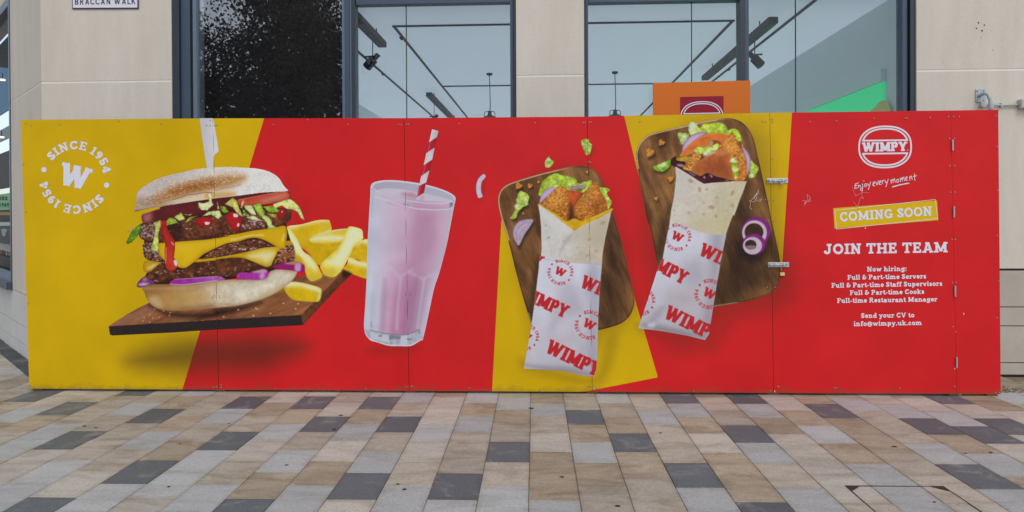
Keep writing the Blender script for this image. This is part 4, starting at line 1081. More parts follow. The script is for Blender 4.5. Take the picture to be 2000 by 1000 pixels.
# owner 2 = burger
c.cur = 2
c.f(P('390,231 417,231 427.5,295 418,304 417,330 405,330 401,310 395,270'), (186, 182, 184), sm=False, grad=(392, 250, 424, 250, (206, 200, 198)), tex=[(20, .04, 1)])
BB = P('C:410,440 C:480,410 C:560,385 C:680,390 C:830,408 C:1000,388 C:1180,362 D:120,360 D:300,348 D:600,345 D:680,260 D:760,245 D:930,262 D:942,290 D:900,360 D:810,430 D:720,490 D:600,545 D:450,590 D:300,620 D:120,638 C:1000,652 C:800,668 C:660,662 C:560,640 C:490,590 C:450,530 C:430,470')
c.f(BB, (168, 124, 66), grad=(310, 560, 480, 570, (212, 202, 180)), tex=[(16, .13, 5), (4, .06, 3)], edge=((120, 84, 46), 5, .55))
c.sh(P('C:420,450 C:560,400 C:700,400 C:640,470 C:480,500'), (116, 76, 40), 10, .5, clip=smooth(BB)); c.sh(P('C:600,500 C:900,470 C:1100,560 C:800,620'), (178, 138, 76), 18, .6, clip=smooth(BB))
c.sh(P('C:470,560 C:560,520 C:620,620 C:560,640'), (196, 176, 140), 8, .6, clip=smooth(BB)); c.sh(P('C:800,640 C:1100,600 C:1300,600 D:100,600 D:100,640 C:800,668'), (126, 92, 52), 6, .5, clip=smooth(BB))
c.sh(P('D:560,500 D:700,420 D:810,390 D:740,480 D:620,545'), (176, 150, 104), 8, .5, clip=smooth(BB)); c.sh(P('C:430,440 C:700,420 C:1000,400 D:120,365 D:300,355 D:100,385 C:900,440 C:560,450'), (186, 160, 116), 5, .5, clip=smooth(BB))
c.f(P('A:420,640 A:700,600 B:300,500 B:840,510 B:840,700 B:900,900 D:900,180 D:760,230 D:600,290 D:200,350 C:900,392 C:700,395 C:520,395 C:440,330 C:560,230 C:450,100 A:430,860'), (52, 24, 18), tex=[(8, .3, 3)], sm=False)
patty(P('C:450,290 C:560,200 C:640,160 C:660,250 C:840,232 C:930,170 C:1170,150 D:60,150 D:280,118 D:380,120 D:500,160 D:620,215 D:700,190 D:760,180 D:700,225 D:560,245 D:440,262 D:340,275 D:330,312 D:120,315 C:1000,328 C:860,338 C:740,345 C:620,372 C:540,372 C:460,330'), 21, (76, 40, 24))
ON = (146, 38, 136)
c.f(P('C', '355,415 370,370 430,315 470,330 545,380 480,405 400,430'), (118, 58, 112), edge=((64, 16, 70), 2, .7)); c.sh(P('C', '370,400 420,380 480,392 420,412'), (196, 190, 206), 3, .8)
c.sh(P('C', '420,330 460,335 450,360 420,360'), (166, 130, 110), 3, .8)
c.f(P('C', '690,390 740,345 860,335 1180,312 1240,330 1260,345 1180,360 1000,385 830,405 740,405'), ON, tex=[(9, .2, 3)], grad=(340, 550, 430, 545, (166, 84, 160)))
c.ln(P('C', '700,392 740,398 830,402 1000,382 1180,357'), .9, (200, 180, 206), .7); c.ln(P('C', '745,346 860,338 1180,315'), .7, (186, 160, 190), .6)
c.f(P('D', '330,330 360,275 500,275 600,240 650,265 652,310 610,345 550,352 420,345'), (160, 48, 146), tex=[(3, .25, 5, (2, .2))]); c.sh(P('D', '480,270 600,242 640,262 600,280'), (190, 150, 160), 2.5, .9)
c.sh(P('D', '570,290 610,280 610,335 570,340'), (200, 190, 205), 4, .7)
c.f(P('D', '700,215 760,190 850,165 930,155 1010,185 1028,215 1020,270 930,262 850,245 740,235'), (142, 22, 100)); c.f(P('D', '820,185 900,160 960,160 1005,190 930,195'), (166, 118, 104), mask=False, soft=1.2)
c.sh(P('D', '930,195 985,195 980,258 930,255'), (198, 176, 198), 3, .8)
CH2 = P('D:0,125 D:120,115 D:280,88 D:400,68 D:560,28 D:700,3 D:800,-6 D:835,0 D:765,55 D:720,130 D:690,195 D:640,218 D:580,200 D:500,165 D:440,140 D:380,125 D:280,122 D:120,140 C:1180,148 C:1000,167 C:940,167 C:1000,133 C:1170,118')
c.f(CH2, (200, 160, 22), tex=[(12, .1, 4)], edge=((140, 92, 8), 2.5, .5)); c.sh(P('D', '440,110 560,60 680,50 720,70 700,130 640,180 560,150'), (216, 208, 150), 9, .9, clip=smooth(CH2))
c.f(P('C', '420,200 440,160 500,150 610,165 560,210 490,265 430,265'), (186, 146, 22), edge=((120, 84, 10), 3, .5)); c.sh(P('C', '460,230 520,190 560,190 500,240'), (214, 196, 140), 3, .7)
patty(P('A:410,890 A:470,850 A:600,860 C:600,0 C:640,150 C:560,162 C:440,125 C:415,0'), 31, (54, 32, 28)); c.spots(P('A:420,890 A:580,870 C:600,100 C:440,110'), 60, (176, 168, 172), (.5, 1.3), .8, 33)
patty(P('D:0,92 D:100,30 D:200,-20 D:350,-45 D:480,-62 D:560,-62 D:640,-30 D:740,5 D:600,18 D:480,40 D:380,70 D:280,92 D:120,120 D:0,135 C:1000,135 C:1060,110'), 41, (82, 44, 28))
c.spots(P('D', '330,20 420,30 520,20 520,35 400,45'), 16, (206, 190, 190), (.6, 1.4), .9, 44)
patty(P('D:690,200 D:720,120 D:765,50 D:800,20 D:850,-20 D:900,-30 D:925,60 D:915,150 D:840,168 D:760,192'), 47, (108, 62, 32))
CH1 = P('A:580,868 A:750,855 A:1100,825 A:1300,795 B:150,800 B:330,770 B:500,735 B:620,720 B:740,700 B:815,688 B:840,720 B:846,780 B:836,850 B:822,918 B:790,922 B:740,905 B:640,850 B:540,815 B:450,820 B:350,850 B:230,870 B:120,915 B:0,975 C:1000,120 C:900,200 C:840,230 C:770,215 C:700,180 C:640,150 C:585,90 C:578,0')
c.f(CH1, (206, 166, 14), tex=[(30, .08, 6)], edge=((150, 100, 6), 3, .55)); c.sh(P('A', '750,870 1100,840 1300,800 1330,830 1000,930 800,960'), (214, 180, 34), 14, .6, clip=smooth(CH1))
for q in ('B', '270,835 350,820 420,800 500,785'), ('B', '520,790 570,785 600,790'), ('B', '800,840 815,780'): c.ln(P(*q), 1.6, (222, 208, 150), .65, soft=1.5)
PT1 = P('A:380,690 A:420,660 A:520,640 A:700,640 A:900,610 A:1100,590 A:1300,560 B:330,560 B:600,520 B:840,508 B:886,540 B:886,610 B:850,660 B:740,702 B:620,722 B:500,738 B:330,772 B:150,802 A:1100,828 A:900,842 A:750,852 A:600,862 A:450,842 A:382,800')
patty(PT1, 51, (84, 44, 28)); c.spots(P('A', '390,700 520,660 560,780 500,840 390,800'), 70, (172, 166, 176), (.5, 1.5), .8, 55); c.spots(P('B', '380,620 560,640 600,700 400,740'), 40, (196, 180, 186), (.5, 1.8), .85, 56)
c.sh(P('A', '650,660 800,640 830,820 700,840'), (34, 16, 14), 10, .6, clip=smooth(PT1))
c.f(P('B:835,850 B:880,845 B:905,880 B:830,890'), (176, 134, 24), mask=True)
# tomato
TB = P('A:590,510 A:720,475 A:900,445 A:1150,410 B:150,400 B:450,368 B:740,340 B:850,335 B:872,375 B:862,412 B:600,490 B:300,520 A:1150,560 A:800,600')
c.f(TB, (82, 24, 28), tex=[(20, .15, 3)])
c.f(P('A', '405,577 470,550 590,510 720,475 900,460 1100,470 1000,560 800,595 650,632 500,652 418,657'), (90, 30, 32), tex=[(20, .12, 5)], edge=((60, 16, 18), 3, .4)); c.sh(P('A', '420,580 500,555 500,640 430,650'), (170, 110, 104), 8, .8, clip=smooth(P('A', '405,577 470,550 590,510 600,640 500,652 418,657')))
c.ln(P('A', '412,576 470,553 590,514'), .9, (176, 120, 96), .7)
TR = P('B', '340,428 500,395 650,365 750,345 840,338 872,375 862,412 760,442 640,467 480,482 370,482')
c.f(TR, (186, 72, 52), tex=[(14, .14, 8)], edge=((150, 44, 34), 3, .5)); c.sh(P('B', '600,420 760,360 840,352 830,400 700,440 600,455'), (206, 132, 110), 9, .7, clip=smooth(TR)); c.ln(P('B', '345,424 500,393 650,364 750,345'), .8, (214, 140, 110), .7)
# top bun
TBN = P('A:330,537 A:345,470 A:350,400 A:368,340 A:430,285 A:530,225 A:650,180 A:800,145 A:950,112 A:1080,95 A:1180,88 B:260,85 B:400,92 B:520,100 B:640,125 B:720,165 B:770,210 B:800,260 B:830,300 B:858,328 B:800,338 B:700,340 B:560,350 B:450,366 B:300,386 B:150,402 A:1000,428 A:850,452 A:720,472 A:600,488 A:480,508 A:400,528')
tb = smooth(TBN)
c.f(TBN, (188, 176, 168), grad=(300, 390, 500, 370, (218, 212, 204)), tex=[(12, .06, 2), (2.2, .12, 3)])
c.sh(P('A:520,420 A:700,300 A:900,240 A:1140,190 B:250,170 B:420,190 B:300,270 A:1150,320 A:850,370 A:640,450'), (170, 112, 52), 13, .95, clip=tb)
c.sh(P('A:700,330 A:950,250 A:1140,220 A:1140,280 A:900,340 A:740,380'), (146, 82, 28), 9, .7, clip=tb)
c.sh(P('A:340,530 A:360,420 A:440,400 A:600,440 A:560,490 A:420,525'), (140, 100, 62), 11, .6, clip=tb)
c.sh(P('A:720,430 A:1000,385 B:60,345 B:300,330 B:300,385 A:1150,410 A:850,450'), (212, 192, 146), 4, .85, clip=tb)
c.sh(P('A:1060,350 A:1140,350 B:250,345 B:300,380 A:1080,410'), (190, 146, 76), 5, .7, clip=tb)
c.spots(P('A:380,420 A:640,270 A:900,190 A:1140,150 B:300,150 B:330,200 A:1150,290 A:800,360 A:560,470 A:380,500'), 520, (214, 204, 194), (.35, .8), .75, 61); c.spots(P('A:400,430 A:640,300 A:900,220 A:1140,180 B:260,190 A:1100,310 A:800,370 A:560,470'), 360, (120, 74, 34), (.35, .85), .6, 62)
c.ln(P('A', '720,425 800,400 880,370 960,365 1050,345 1140,350'), .7, (110, 66, 36), .7); c.ln(P('B', '120,330 190,300 250,295 330,280 370,265'), .6, (150, 116, 86), .6)
c.ln(P('A', '332,538 400,529 480,510 600,490 720,474'), 1.0, (70, 44, 34), .75)
# lettuce, ketchup
LG = [('A', '245,860 275,800 300,745 350,700 400,660 395,740 350,810 300,860 262,878', (80, 120, 24)), ('A', '255,745 330,710 362,698 300,752', (150, 134, 80)), ('A', '520,660 600,630 600,690 575,760 580,870 575,960 500,940 540,770 545,700', (176, 184, 92)),
      ('A', '655,640 690,605 740,610 780,660 700,675 655,690', (140, 156, 44)), ('A', '740,600 810,555 850,620 790,640', (172, 180, 84)), ('A', '820,570 900,572 940,555 900,585', (176, 190, 96)), ('A', '850,655 900,600 980,590 920,610 870,655', (170, 184, 76)),
      ('A', '985,450 1050,460 1110,430 1145,470 1080,530 1020,530 990,500', (202, 208, 146)), ('A', '1030,590 1090,545 1200,530 1230,590 1190,620 1120,575', (192, 206, 126)), ('A', '1085,350 1120,350 1130,460 1100,450', (210, 196, 150)),
      ('A', '1180,440 1200,500 1186,530', (190, 204, 140)), ('A', '1210,480 1270,500 1300,550 1250,560 1215,520', (104, 138, 30)), ('B', '205,465 285,400 330,430 350,500 395,600 340,570 290,500', (188, 186, 92)), ('B', '395,420 405,430 388,500 366,510', (198, 196, 130)),
      ('B', '385,500 430,560 465,585 400,590', (110, 136, 36)), ('B', '400,480 490,480 530,580 480,570 420,520', (196, 208, 140)), ('B', '495,480 570,450 620,560 580,600 540,560', (146, 178, 52)), ('B', '420,600 500,585 580,630 640,640 590,642 480,625', (198, 204, 150)),
      ('B', '590,570 640,590 690,640 690,680 742,712 650,722 640,660 590,610', (176, 196, 108)), ('B', '600,490 700,488 772,530 750,556 650,545', (120, 164, 40)), ('B', '640,560 740,570 735,612 680,595', (160, 150, 40)),
      ('B', '700,470 760,445 870,410 930,450 970,490 1000,560 1030,640 990,612 960,550 900,520 840,515 790,480 720,512', (196, 204, 118))]
for i, (z, q, col) in enumerate(LG):
    if i == 19:
        c.f(P('B', '740,540 780,510 820,508 832,570 790,628 750,602'), (146, 30, 28), edge=((90, 12, 14), 2, .6)); c.ell(*P('B', '795,545')[0], 1.6, 2.2, (220, 160, 150), mask=False, alpha=.8)
    c.f(P(z, q), np.clip(np.array(col) * 1.06, 0, 235), sm=False, tex=[(7, .34, i + 2), (2.5, .12, i)], edge=((np.array(col) * .55).tolist(), 1.3, .6), wob=.9)
    c.spots(P(z, q), 5, (222, 226, 190), (.6, 1.4), .55, 70 + i)
c.f(P('A:600,640 A:655,640 A:670,720 A:740,840 A:748,900 A:738,1000 C:732,110 C:772,180 C:765,230 C:720,262 C:680,256 C:650,220 C:646,150 C:640,60 A:645,870 A:620,760 A:600,690'), (166, 38, 28), tex=[(10, .12, 2)], edge=((104, 14, 14), 2.5, .5), grad=(330, 440, 335, 520, (190, 54, 36)))
c.ln(P('A', '604,650 596,690'), 1.0, (200, 150, 140), .6); c.ln(P('C', '656,20 654,90 652,180'), .8, (214, 170, 150), .7); c.f(P('C', '735,150 760,150 772,185 760,210 742,190'), (212, 196, 196), mask=False); c.ln(P('A', '712,860 735,885'), .9, (220, 190, 190), .8)
for q, hl in (('B:215,600 B:270,545 B:320,560 B:380,620 B:370,700 B:320,745 B:260,700', ('B:295,565 B:335,572 B:340,598 B:300,598', 'B:335,668 B:355,665 B:352,695 B:336,695')), ('A:960,640 A:1030,600 A:1110,610 A:1140,650 A:1080,692 A:1000,690', ('A:1055,650 A:1105,655 A:1090,678 A:1060,676',))):
    c.f(P(q), (158, 22, 24), edge=((86, 8, 12), 3, .6)); c.sh(P(q), (186, 44, 40), 8, .35, off=(-2, -3), clip=smooth(P(q)))
    for h_ in hl: c.f(P(h_), (216, 196, 200), mask=False)
SHAKE = smooth(P('F:185,510 F:220,480 F:300,467 F:400,468 F:560,488 F:700,520 F:800,555 F:860,590 F:875,620 F:860,690 F:830,850 F:800,1000 G:740,350 G:700,470 G:655,680 G:610,880 G:590,895 G:510,940 G:420,942 G:330,938 G:240,912 G:170,885 G:130,800 G:140,600 G:150,400 G:155,200 F:160,940 F:170,760 F:180,600'), 4)
c.cut(SHAKE)
for o, lb in zip(c.meshes(['printed_serving_board', 'printed_fries', 'printed_burger'], hrd), ('printed dark wood board under the burger', 'printed chips beside the burger', 'printed double cheeseburger with knife')): tag(o, lb)

# ---- milkshake
c = Canvas(706, 248, 898, 688, 1.0)
c.cur = 0
w = (slice(None), slice(None))
d = sdf_poly(SHAKE, c.X, c.Y)
lx = np.interp(c.Y[:, 0], [360, 480, 535, 640, 672], [724, 719, 716, 711.5, 722]); rx = np.interp(c.Y[:, 0], [380, 480, 534, 660, 672], [890, 876, 857, 827, 803])
s_ = np.clip((c.X - lx[:, None]) / (rx - lx)[:, None], 0, 1)
stops = np.array([0, .06, .18, .36, .58, .74, .9, 1.0])
up = np.array([(176, 182, 196), (186, 186, 200), (194, 180, 196), (193, 166, 186), (184, 142, 167), (190, 150, 173), (194, 163, 182), (180, 170, 186)], float)
dn = np.array([(172, 182, 190), (184, 194, 202), (180, 174, 192), (186, 146, 171), (172, 118, 149), (162, 120, 148), (174, 152, 171), (190, 186, 200)], float)
t = np.clip((c.Y - 500) / 70, 0, 1)[..., None]
colr = np.stack([np.interp(s_, stops, up[:, k]) for k in range(3)], -1) * (1 - t) + np.stack([np.interp(s_, stops, dn[:, k]) for k in range(3)], -1) * t
colr = colr * (1 + .035 * np.sin(s_ * 34 + 1.5) * np.clip((c.Y - 545) / 40, 0, 1))[..., None]
colr = colr * (1 + .05 * (fbm(c.X, c.Y, 40, 3, 3) - .5) * 2)[..., None]
c._put(w, d, colr, edge=((196, 198, 208), 2.0, .5))
# facet arches where the octagonal foot begins
for q in ('G:155,300 G:200,340 G:260,360 G:300,320 G:350,300', 'G:300,330 G:350,310 G:420,375 G:470,350 G:520,320', 'G:500,340 G:550,370 G:610,395 G:660,370 G:735,350'):
    c.ln(P(q), 2.2, (196, 184, 198), .45, soft=3)
for q in ('G:262,380 G:245,560 G:240,760', 'G:430,390 G:405,600 G:395,800', 'G:620,400 G:590,600 G:560,790', 'G:190,360 G:175,560 G:165,760'):
    c.ln(P(q), 1.8, (198, 194, 206), .5, soft=3)
c.ln(P('G', '560,390 530,600 505,800'), 3.0, (150, 104, 136), .45, soft=4); c.ln(P('G', '300,400 290,600 285,800'), 3.0, (172, 128, 156), .4, soft=4)
c.sh(P('F:560,780 F:700,760 F:700,1000 G:620,250 G:520,260'), (166, 118, 148), 16, .45, clip=SHAKE)
# thick glass foot
FT = P('G:130,800 G:175,815 G:300,840 G:400,852 G:490,848 G:580,815 G:612,872 G:590,895 G:510,940 G:330,938 G:240,912 G:170,885')
c.f(FT, (164, 168, 178), sm=False, tex=[(7, .12, 3)], soft=1.0)
c.ln(P('G', '178,812 300,838 400,850 490,845 585,805'), .9, (110, 104, 116), .7); c.ln(P('G', '175,885 240,912 330,934 510,936 590,892'), 1.2, (206, 208, 214), .8)
for q in ('G:180,830 G:330,858 G:340,915 G:185,880', 'G:430,860 G:500,858 G:495,930 G:420,930'): c.f(P(q), (188, 190, 198), sm=False, mask=False, soft=1.2, alpha=.8)
for q in ('G:345,850 G:430,862 G:425,885 G:340,885', 'G:470,880 G:520,880 G:500,898', 'G:250,848 G:280,850 G:270,868 G:248,865', 'G:570,820 G:585,815 G:585,835 G:572,838'): c.f(P(q), (112, 110, 122), sm=False, mask=False, soft=1.0, alpha=.75)
c.ln(P('G', '340,855 338,888'), .7, (70, 66, 76), .7); c.ln(P('G', '190,745 185,775 200,785'), .7, (96, 98, 110), .6)
# rim, milk surface
c.f(P('F', '190,520 225,488 300,474 400,476 560,496 700,528 800,562 855,595 860,630 780,650 640,640 480,635 320,590 220,555'), (164, 160, 174), mask=False, grad=(740, 360, 870, 390, (172, 168, 182)))
c.f(P('F', '210,560 260,540 340,533 460,545 600,570 740,600 830,625 840,645 740,640 560,628 400,600 280,570'), (192, 182, 194), mask=False, soft=1.5)
c.sh(P('F', '430,575 520,560 580,590 600,620 500,615'), (176, 120, 138), 6, .7); c.ln(P('F', '350,575 420,550 520,560 580,590'), 1.4, (204, 188, 198), .6, soft=2)
c.sh(P('F', '320,640 480,665 700,680 840,690 700,705 560,690 400,670'), (176, 140, 162), 5, .6); c.ln(P('F', '215,600 330,635 430,670 560,700 700,708 850,700'), 1.2, (202, 198, 208), .7)
c.ln(P('F', '192,520 222,489 300,473 400,475 560,495 700,527 800,561 852,592 868,620'), 1.3, (206, 206, 214), .85); c.ln(P('F', '195,525 240,560 330,590 480,632 640,655 780,655 850,640'), 1.0, (200, 200, 210), .75)
c.f(P('F', '828,650 850,645 850,675 826,690'), (96, 94, 108), sm=False, mask=False, alpha=.8); c.ln(P('F', '840,660 800,900'), .8, (168, 160, 176), .5)
c.ln(P('F', '205,600 190,760'), 1.2, (160, 160, 176), .4, soft=2)
# straw
c.cur = 1
SW_ = [(683, 52, 735, 66), (658, 160, 722, 116), (637, 246, 704, 201), (615, 345, 683, 300), (595, 432, 662, 386), (578, 512, 634, 486), (560, 606, 617, 570), (555, 624, 602, 618)]
for i, (a, b) in enumerate(zip(SW_[:-1], SW_[1:])):
    q = P('F', '%d,%d %d,%d %d,%d %d,%d' % (a[0], a[1], a[2], a[3], b[2], b[3], b[0], b[1]))
    c.f(q, (200, 196, 200) if i % 2 == 0 else (172, 24, 44), sm=False, soft=.6, mask=True, grad=(q[0][0], q[0][1], q[1][0], q[1][1], (176, 172, 178) if i % 2 == 0 else (146, 18, 30)))
c.ln(P('F', '668,160 570,600'), .7, (214, 150, 160), .5)
c.sh(P('F', '555,600 600,590 625,610 600,630'), (190, 150, 164), 4, .5)
for o, lb in zip(c.meshes(['printed_milkshake', 'printed_straw'], hrd), ('printed pink milkshake in a tall glass', 'printed red and white striped straw')): tag(o, lb)

# ---- shared food painters for the two wraps
def chicken(p, seed, base=(176, 108, 40)):
    base = np.array(base, float) * np.array([1.08, 1.1, 1.05]); q = smooth(p); cen = q.mean(0); ext = q.max(0) - q.min(0)
    c.f(p, base, tex=[(13, .30, seed), (4.0, .30, seed + 1), (1.8, .14, seed + 4)], edge=((120, 62, 18), 3.5, .5), wob=1.2)
    c.sh((q - cen) * .5 + cen + np.array([-ext[0] * .08, -ext[1] * .16]), (222, 160, 74), min(ext) * .28, .45, sm=False, clip=q)
    c.sh((q - cen) * .45 + cen + np.array([ext[0] * .16, ext[1] * .22]), (132, 68, 20), min(ext) * .26, .45, sm=False, clip=q)
    c.spots(p, 130, (230, 172, 88), (.7, 1.7), .55, seed + 2); c.spots(p, 80, (118, 58, 18), (.6, 1.6), .5, seed + 3)
def leaf(p, seed, col=(168, 190, 58)):
    c.f(p, col, tex=[(9, .34, seed), (3, .2, seed)], edge=((112, 142, 20), 1.6, .6), wob=1.5)
    c.spots(p, 14, (222, 226, 186), (1.0, 3.0), .7, seed + 1, soft=1.6); c.spots(p, 10, (96, 130, 20), (.8, 2.2), .45, seed + 2, soft=1.4)
def crumb(z, x, y, r, seed):
    x, y = P(z, '%f,%f' % (x, y))[0]; k = ZOOM[z][2]
    t = np.arange(12) * math.pi / 6; rr = r * k * (1 + .18 * np.sin(t * 3 + seed) + .1 * np.cos(5 * t + seed))
    q = np.stack([x + rr * np.cos(t), y + rr * np.sin(t)], 1)
    c.sh(q, (30, 18, 10), 4, .6, off=(r * k * .3, r * k * .7)); c.f(q, (188, 122, 44), tex=[(3, .35, seed)], edge=((110, 60, 16), 1.5, .5))
    c.spots(q, 6, (220, 170, 90), (.4, .9), .7, seed)
def plank(p, seed, ang, rim):
    """walnut board: strong figure in brown and near-black"""
    q = smooth(p); w_ = c.win(q, 4); X, Y = c.X[w_], c.Y[w_]; d_ = sdf_poly(q, X, Y)
    ca, sa = math.cos(ang), math.sin(ang); u = X * ca + Y * sa; v = -X * sa + Y * ca
    wp = fbm(u * .3, v * .3, 14, 3, seed + 3) * 16
    t = fbm((u) * .14, v + wp, 15.0, 4, seed); t2 = fbm(u * .45, v * 1.0, 34.0, 4, seed + 7)
    a = np.clip((t * .45 + t2 * .7 - .36) / .46, 0, 1)[..., None]
    cc = np.array((78, 48, 28.)) * (1 - a) + np.array((148, 104, 58.)) * a
    cc = cc * (1 + .2 * (fbm(u * .2, v * 3, 3, 3, seed + 2) - .5) * 2)[..., None]
    r_ = np.clip(1 - np.abs(d_ + 1.6) / 1.8, 0, 1)
    side = np.clip(rim(X, Y), 0, 1)
    cc = cc + (np.array((206, 176, 136.)) - cc) * (r_ * side)[..., None] + (np.array((40, 26, 18.)) - cc) * (r_ * (1 - side) * .5)[..., None]
    c._put(w_, d_, cc)
def paper_text(clip, items, embs, col=(178, 34, 40)):
    for x, y, cap, ang, wd in items:
        D_t = c.glyphs('WIMPY', x, y, cap, math.radians(ang), .27, .16, width=wd); c.put(D_t, col, mask=False, clip=clip)
    for x, y, R, ang, wang in embs: c.emblem(x, y, R, math.radians(ang), col, math.radians(wang), mask=False, clip=clip, w=.22)

# ---- wrap on its board, centre
c = Canvas(966, 310, 1246, 745, 1.0); c.cur = 0
B1 = P('I:60,400 I:62,330 I:90,270 I:150,225 I:260,185 I:450,130 I:640,85 I:760,65 I:860,72 I:930,115 I:980,190 I:1010,290 I:1060,430 I:1140,690 I:1200,930 J:1060,90 J:1090,200 J:1110,300 J:1115,380 J:1090,450 J:1050,500 J:980,540 J:840,578 J:600,620 J:420,640 J:330,590 J:300,500 J:240,300 J:190,120 I:180,850 I:130,660 I:85,520')
plank(B1, 11, 1.2, lambda X, Y: (1130 - X) / 40 * ((Y < 470) | (Y > 610)))
c.sh(P('I:1000,350 I:1060,450 I:1010,740 J:880,100 J:860,560 J:1000,480 I:1120,750'), (28, 18, 14), 26, .55, clip=smooth(B1)); c.sh(P('J:380,20 J:340,350 J:310,560 J:330,600 J:290,450 J:340,100'), (34, 22, 16), 10, .6, clip=smooth(B1))
for x, y, r, s_ in ((240, 240, 30, 1), (340, 240, 22, 2), (418, 205, 12, 3), (850, 118, 14, 4), (280, 485, 10, 5)): crumb('I', x, y, r, s_)
q = P('I', '245,300 285,295 335,335 315,410 280,430 240,470 215,530 170,525 200,480 215,400'); c.sh(q, (24, 16, 10), 5, .6, off=(3, 5)); leaf(q, 31, (172, 192, 84))
q = P('I', '190,660 200,610 240,560 300,540 368,540 350,590 290,680 245,770 215,740 195,700'); c.sh(q, (24, 16, 10), 5, .6, off=(2, 6))
c.f(q, (172, 156, 172), tex=[(6, .1, 3)], edge=((140, 112, 146), 2, .7)); c.ln(P('I', '225,720 222,650 250,600 300,570 345,562'), .8, (132, 104, 138), .7); c.ln(P('I', '250,730 252,660 290,610 335,590'), .7, (150, 126, 152), .7)
c.cur = 1
leaf(P('I', '420,290 440,240 470,180 560,130 640,150 740,170 770,220 840,200 890,195 880,240 820,300 600,330 430,335'), 33)
c.f(P('I', '425,390 450,310 520,255 560,250 555,290 480,350 440,390'), (186, 168, 194), edge=((150, 100, 150), 2.5, .7)); c.f(P('I', '700,262 760,238 825,245 820,272 770,262 720,282'), (186, 160, 184), edge=((120, 40, 110), 2, .9)); c.f(P('I', '740,275 790,268 810,280 770,292'), (96, 110, 40), mask=False)
c.f(P('I', '650,285 720,282 800,300 780,330 740,400 715,450 690,440 660,340'), (190, 84, 36), tex=[(8, .15, 4)], edge=((140, 40, 20), 3, .5))
leaf(P('I', '955,255 1050,270 1025,310 1045,350 1065,385 1040,440 1000,430 980,310'), 35)
chicken(P('I', '425,410 480,360 545,285 600,247 660,260 690,340 700,400 712,470 665,555 600,505 520,460'), 41); chicken(P('I', '720,430 770,370 830,290 880,240 930,198 955,240 960,290 1000,340 1028,400 1022,455 960,475 880,515 830,565 790,540 735,500'), 43, (168, 98, 34))
c.sh(P('I', '860,380 960,360 1010,420 950,465 870,450'), (126, 64, 22), 12, .5); c.sh(P('I', '690,400 725,430 720,540 680,540'), (70, 26, 10), 6, .8)
c.spots(P('I', '850,370 920,370 920,420 860,420'), 8, (210, 200, 196), (.4, .8), .8, 3)
c.f(P('I', '430,400 480,435 560,480 620,520 665,555 735,530 800,552 840,530 930,500 1062,440 1062,470 940,530 735,642 600,560 425,425'), (208, 166, 24), tex=[(7, .15, 5)], edge=((150, 100, 10), 2, .4))
c.sh(P('I', '680,560 800,560 740,620'), (176, 128, 20), 6, .5)
WP = P('I:414,408 I:445,425 I:540,490 I:640,570 I:735,642 I:840,580 I:950,528 I:1063,468 I:1045,550 I:1010,700 I:985,850 I:978,945 J:862,60 J:845,250 J:832,500 J:826,800 J:816,905 J:792,940 J:700,930 J:560,895 J:400,885 J:255,878 J:280,720 J:310,560 J:340,350 J:370,100 J:376,15 I:440,860 I:445,800 I:440,600 I:428,480')
wq = P('I:414,408 I:735,642 I:1063,468 I:1010,700 I:978,945 J:862,60 J:845,250 J:832,500 J:826,800 J:816,905 J:792,940 J:700,930 J:560,895 J:400,885 J:255,878 J:280,720 J:310,560 J:340,350 J:370,100 J:376,15 I:440,860 I:445,800 I:440,600 I:428,480')
c.f(WP, (196, 192, 186), sm=False, tex=[(18, .05, 6), (5, .05, 2)], grad=(1110, 430, 1180, 460, (184, 172, 152)), edge=((214, 206, 190), 2.0, .4))
c.sh(P('I', '735,642 840,590 1040,560 1000,720 900,760 740,720 660,700'), (178, 166, 142), 16, .6, clip=wq); c.sh(P('I', '735,640 660,760 600,860 640,740'), (150, 142, 136), 5, .5, clip=wq); c.sh(P('I', '445,450 600,560 720,650 640,660 460,520'), (206, 204, 202), 8, .6, clip=wq)
for x, y, r in ((870, 715, 16), (505, 700, 14), (480, 590, 8), (765, 790, 8), (640, 730, 7), (990, 570, 20), (850, 860, 14), (930, 820, 12)):
    q = P('I', '%d,%d' % (x, y))[0]; c.ell(q[0], q[1], r * .25, r * .16, (158, 132, 90), ang=-.6, mask=False, soft=1.6, alpha=.6)
PAP = P('J:372,16 J:392,0 J:500,26 J:650,50 J:862,62 J:845,250 J:832,500 J:826,800 J:816,905 J:792,942 J:700,932 J:560,897 J:400,887 J:253,880 J:280,720 J:310,560 J:340,350 J:370,100')
c.cur = 2
c.f(PAP, (198, 198, 208), sm=False, grad=(1060, 540, 1150, 700, (176, 172, 180)), tex=[(26, .05, 9)])
c.sh(P('J', '740,100 850,90 830,500 820,900 760,920 780,500'), (140, 134, 146), 16, .5, clip=PAP); c.sh(P('J', '540,240 640,220 700,420 560,480 460,560'), (150, 142, 152), 18, .45, clip=PAP)
c.sh(P('J', '260,850 420,860 600,870 780,920 700,935 400,890'), (120, 114, 122), 8, .6, clip=PAP); c.sh(P('J', '470,250 560,240 600,290 520,310'), (190, 176, 186), 10, .35, clip=PAP); c.sh(P('J', '460,620 620,600 660,660 520,680'), (186, 164, 170), 12, .35, clip=PAP)
c.ln(P('J', '374,20 500,36 650,52 860,66'), .6, (150, 146, 156), .7)
jx = lambda x, y: P('J', '%f,%f' % (x, y))[0]
paper_text(PAP, [(*jx(684, 240), 26, 24, 108), (*jx(196, 314), 26, 25, 104), (*jx(412, 748), 28, 26, 114), (*jx(-2, -76), 26, 25, 104)], [(*jx(538, 126), 22.5, 43, 26), (*jx(765, 538), 25.5, 43, 28), (*jx(268, 632), 23, 43, 26)])
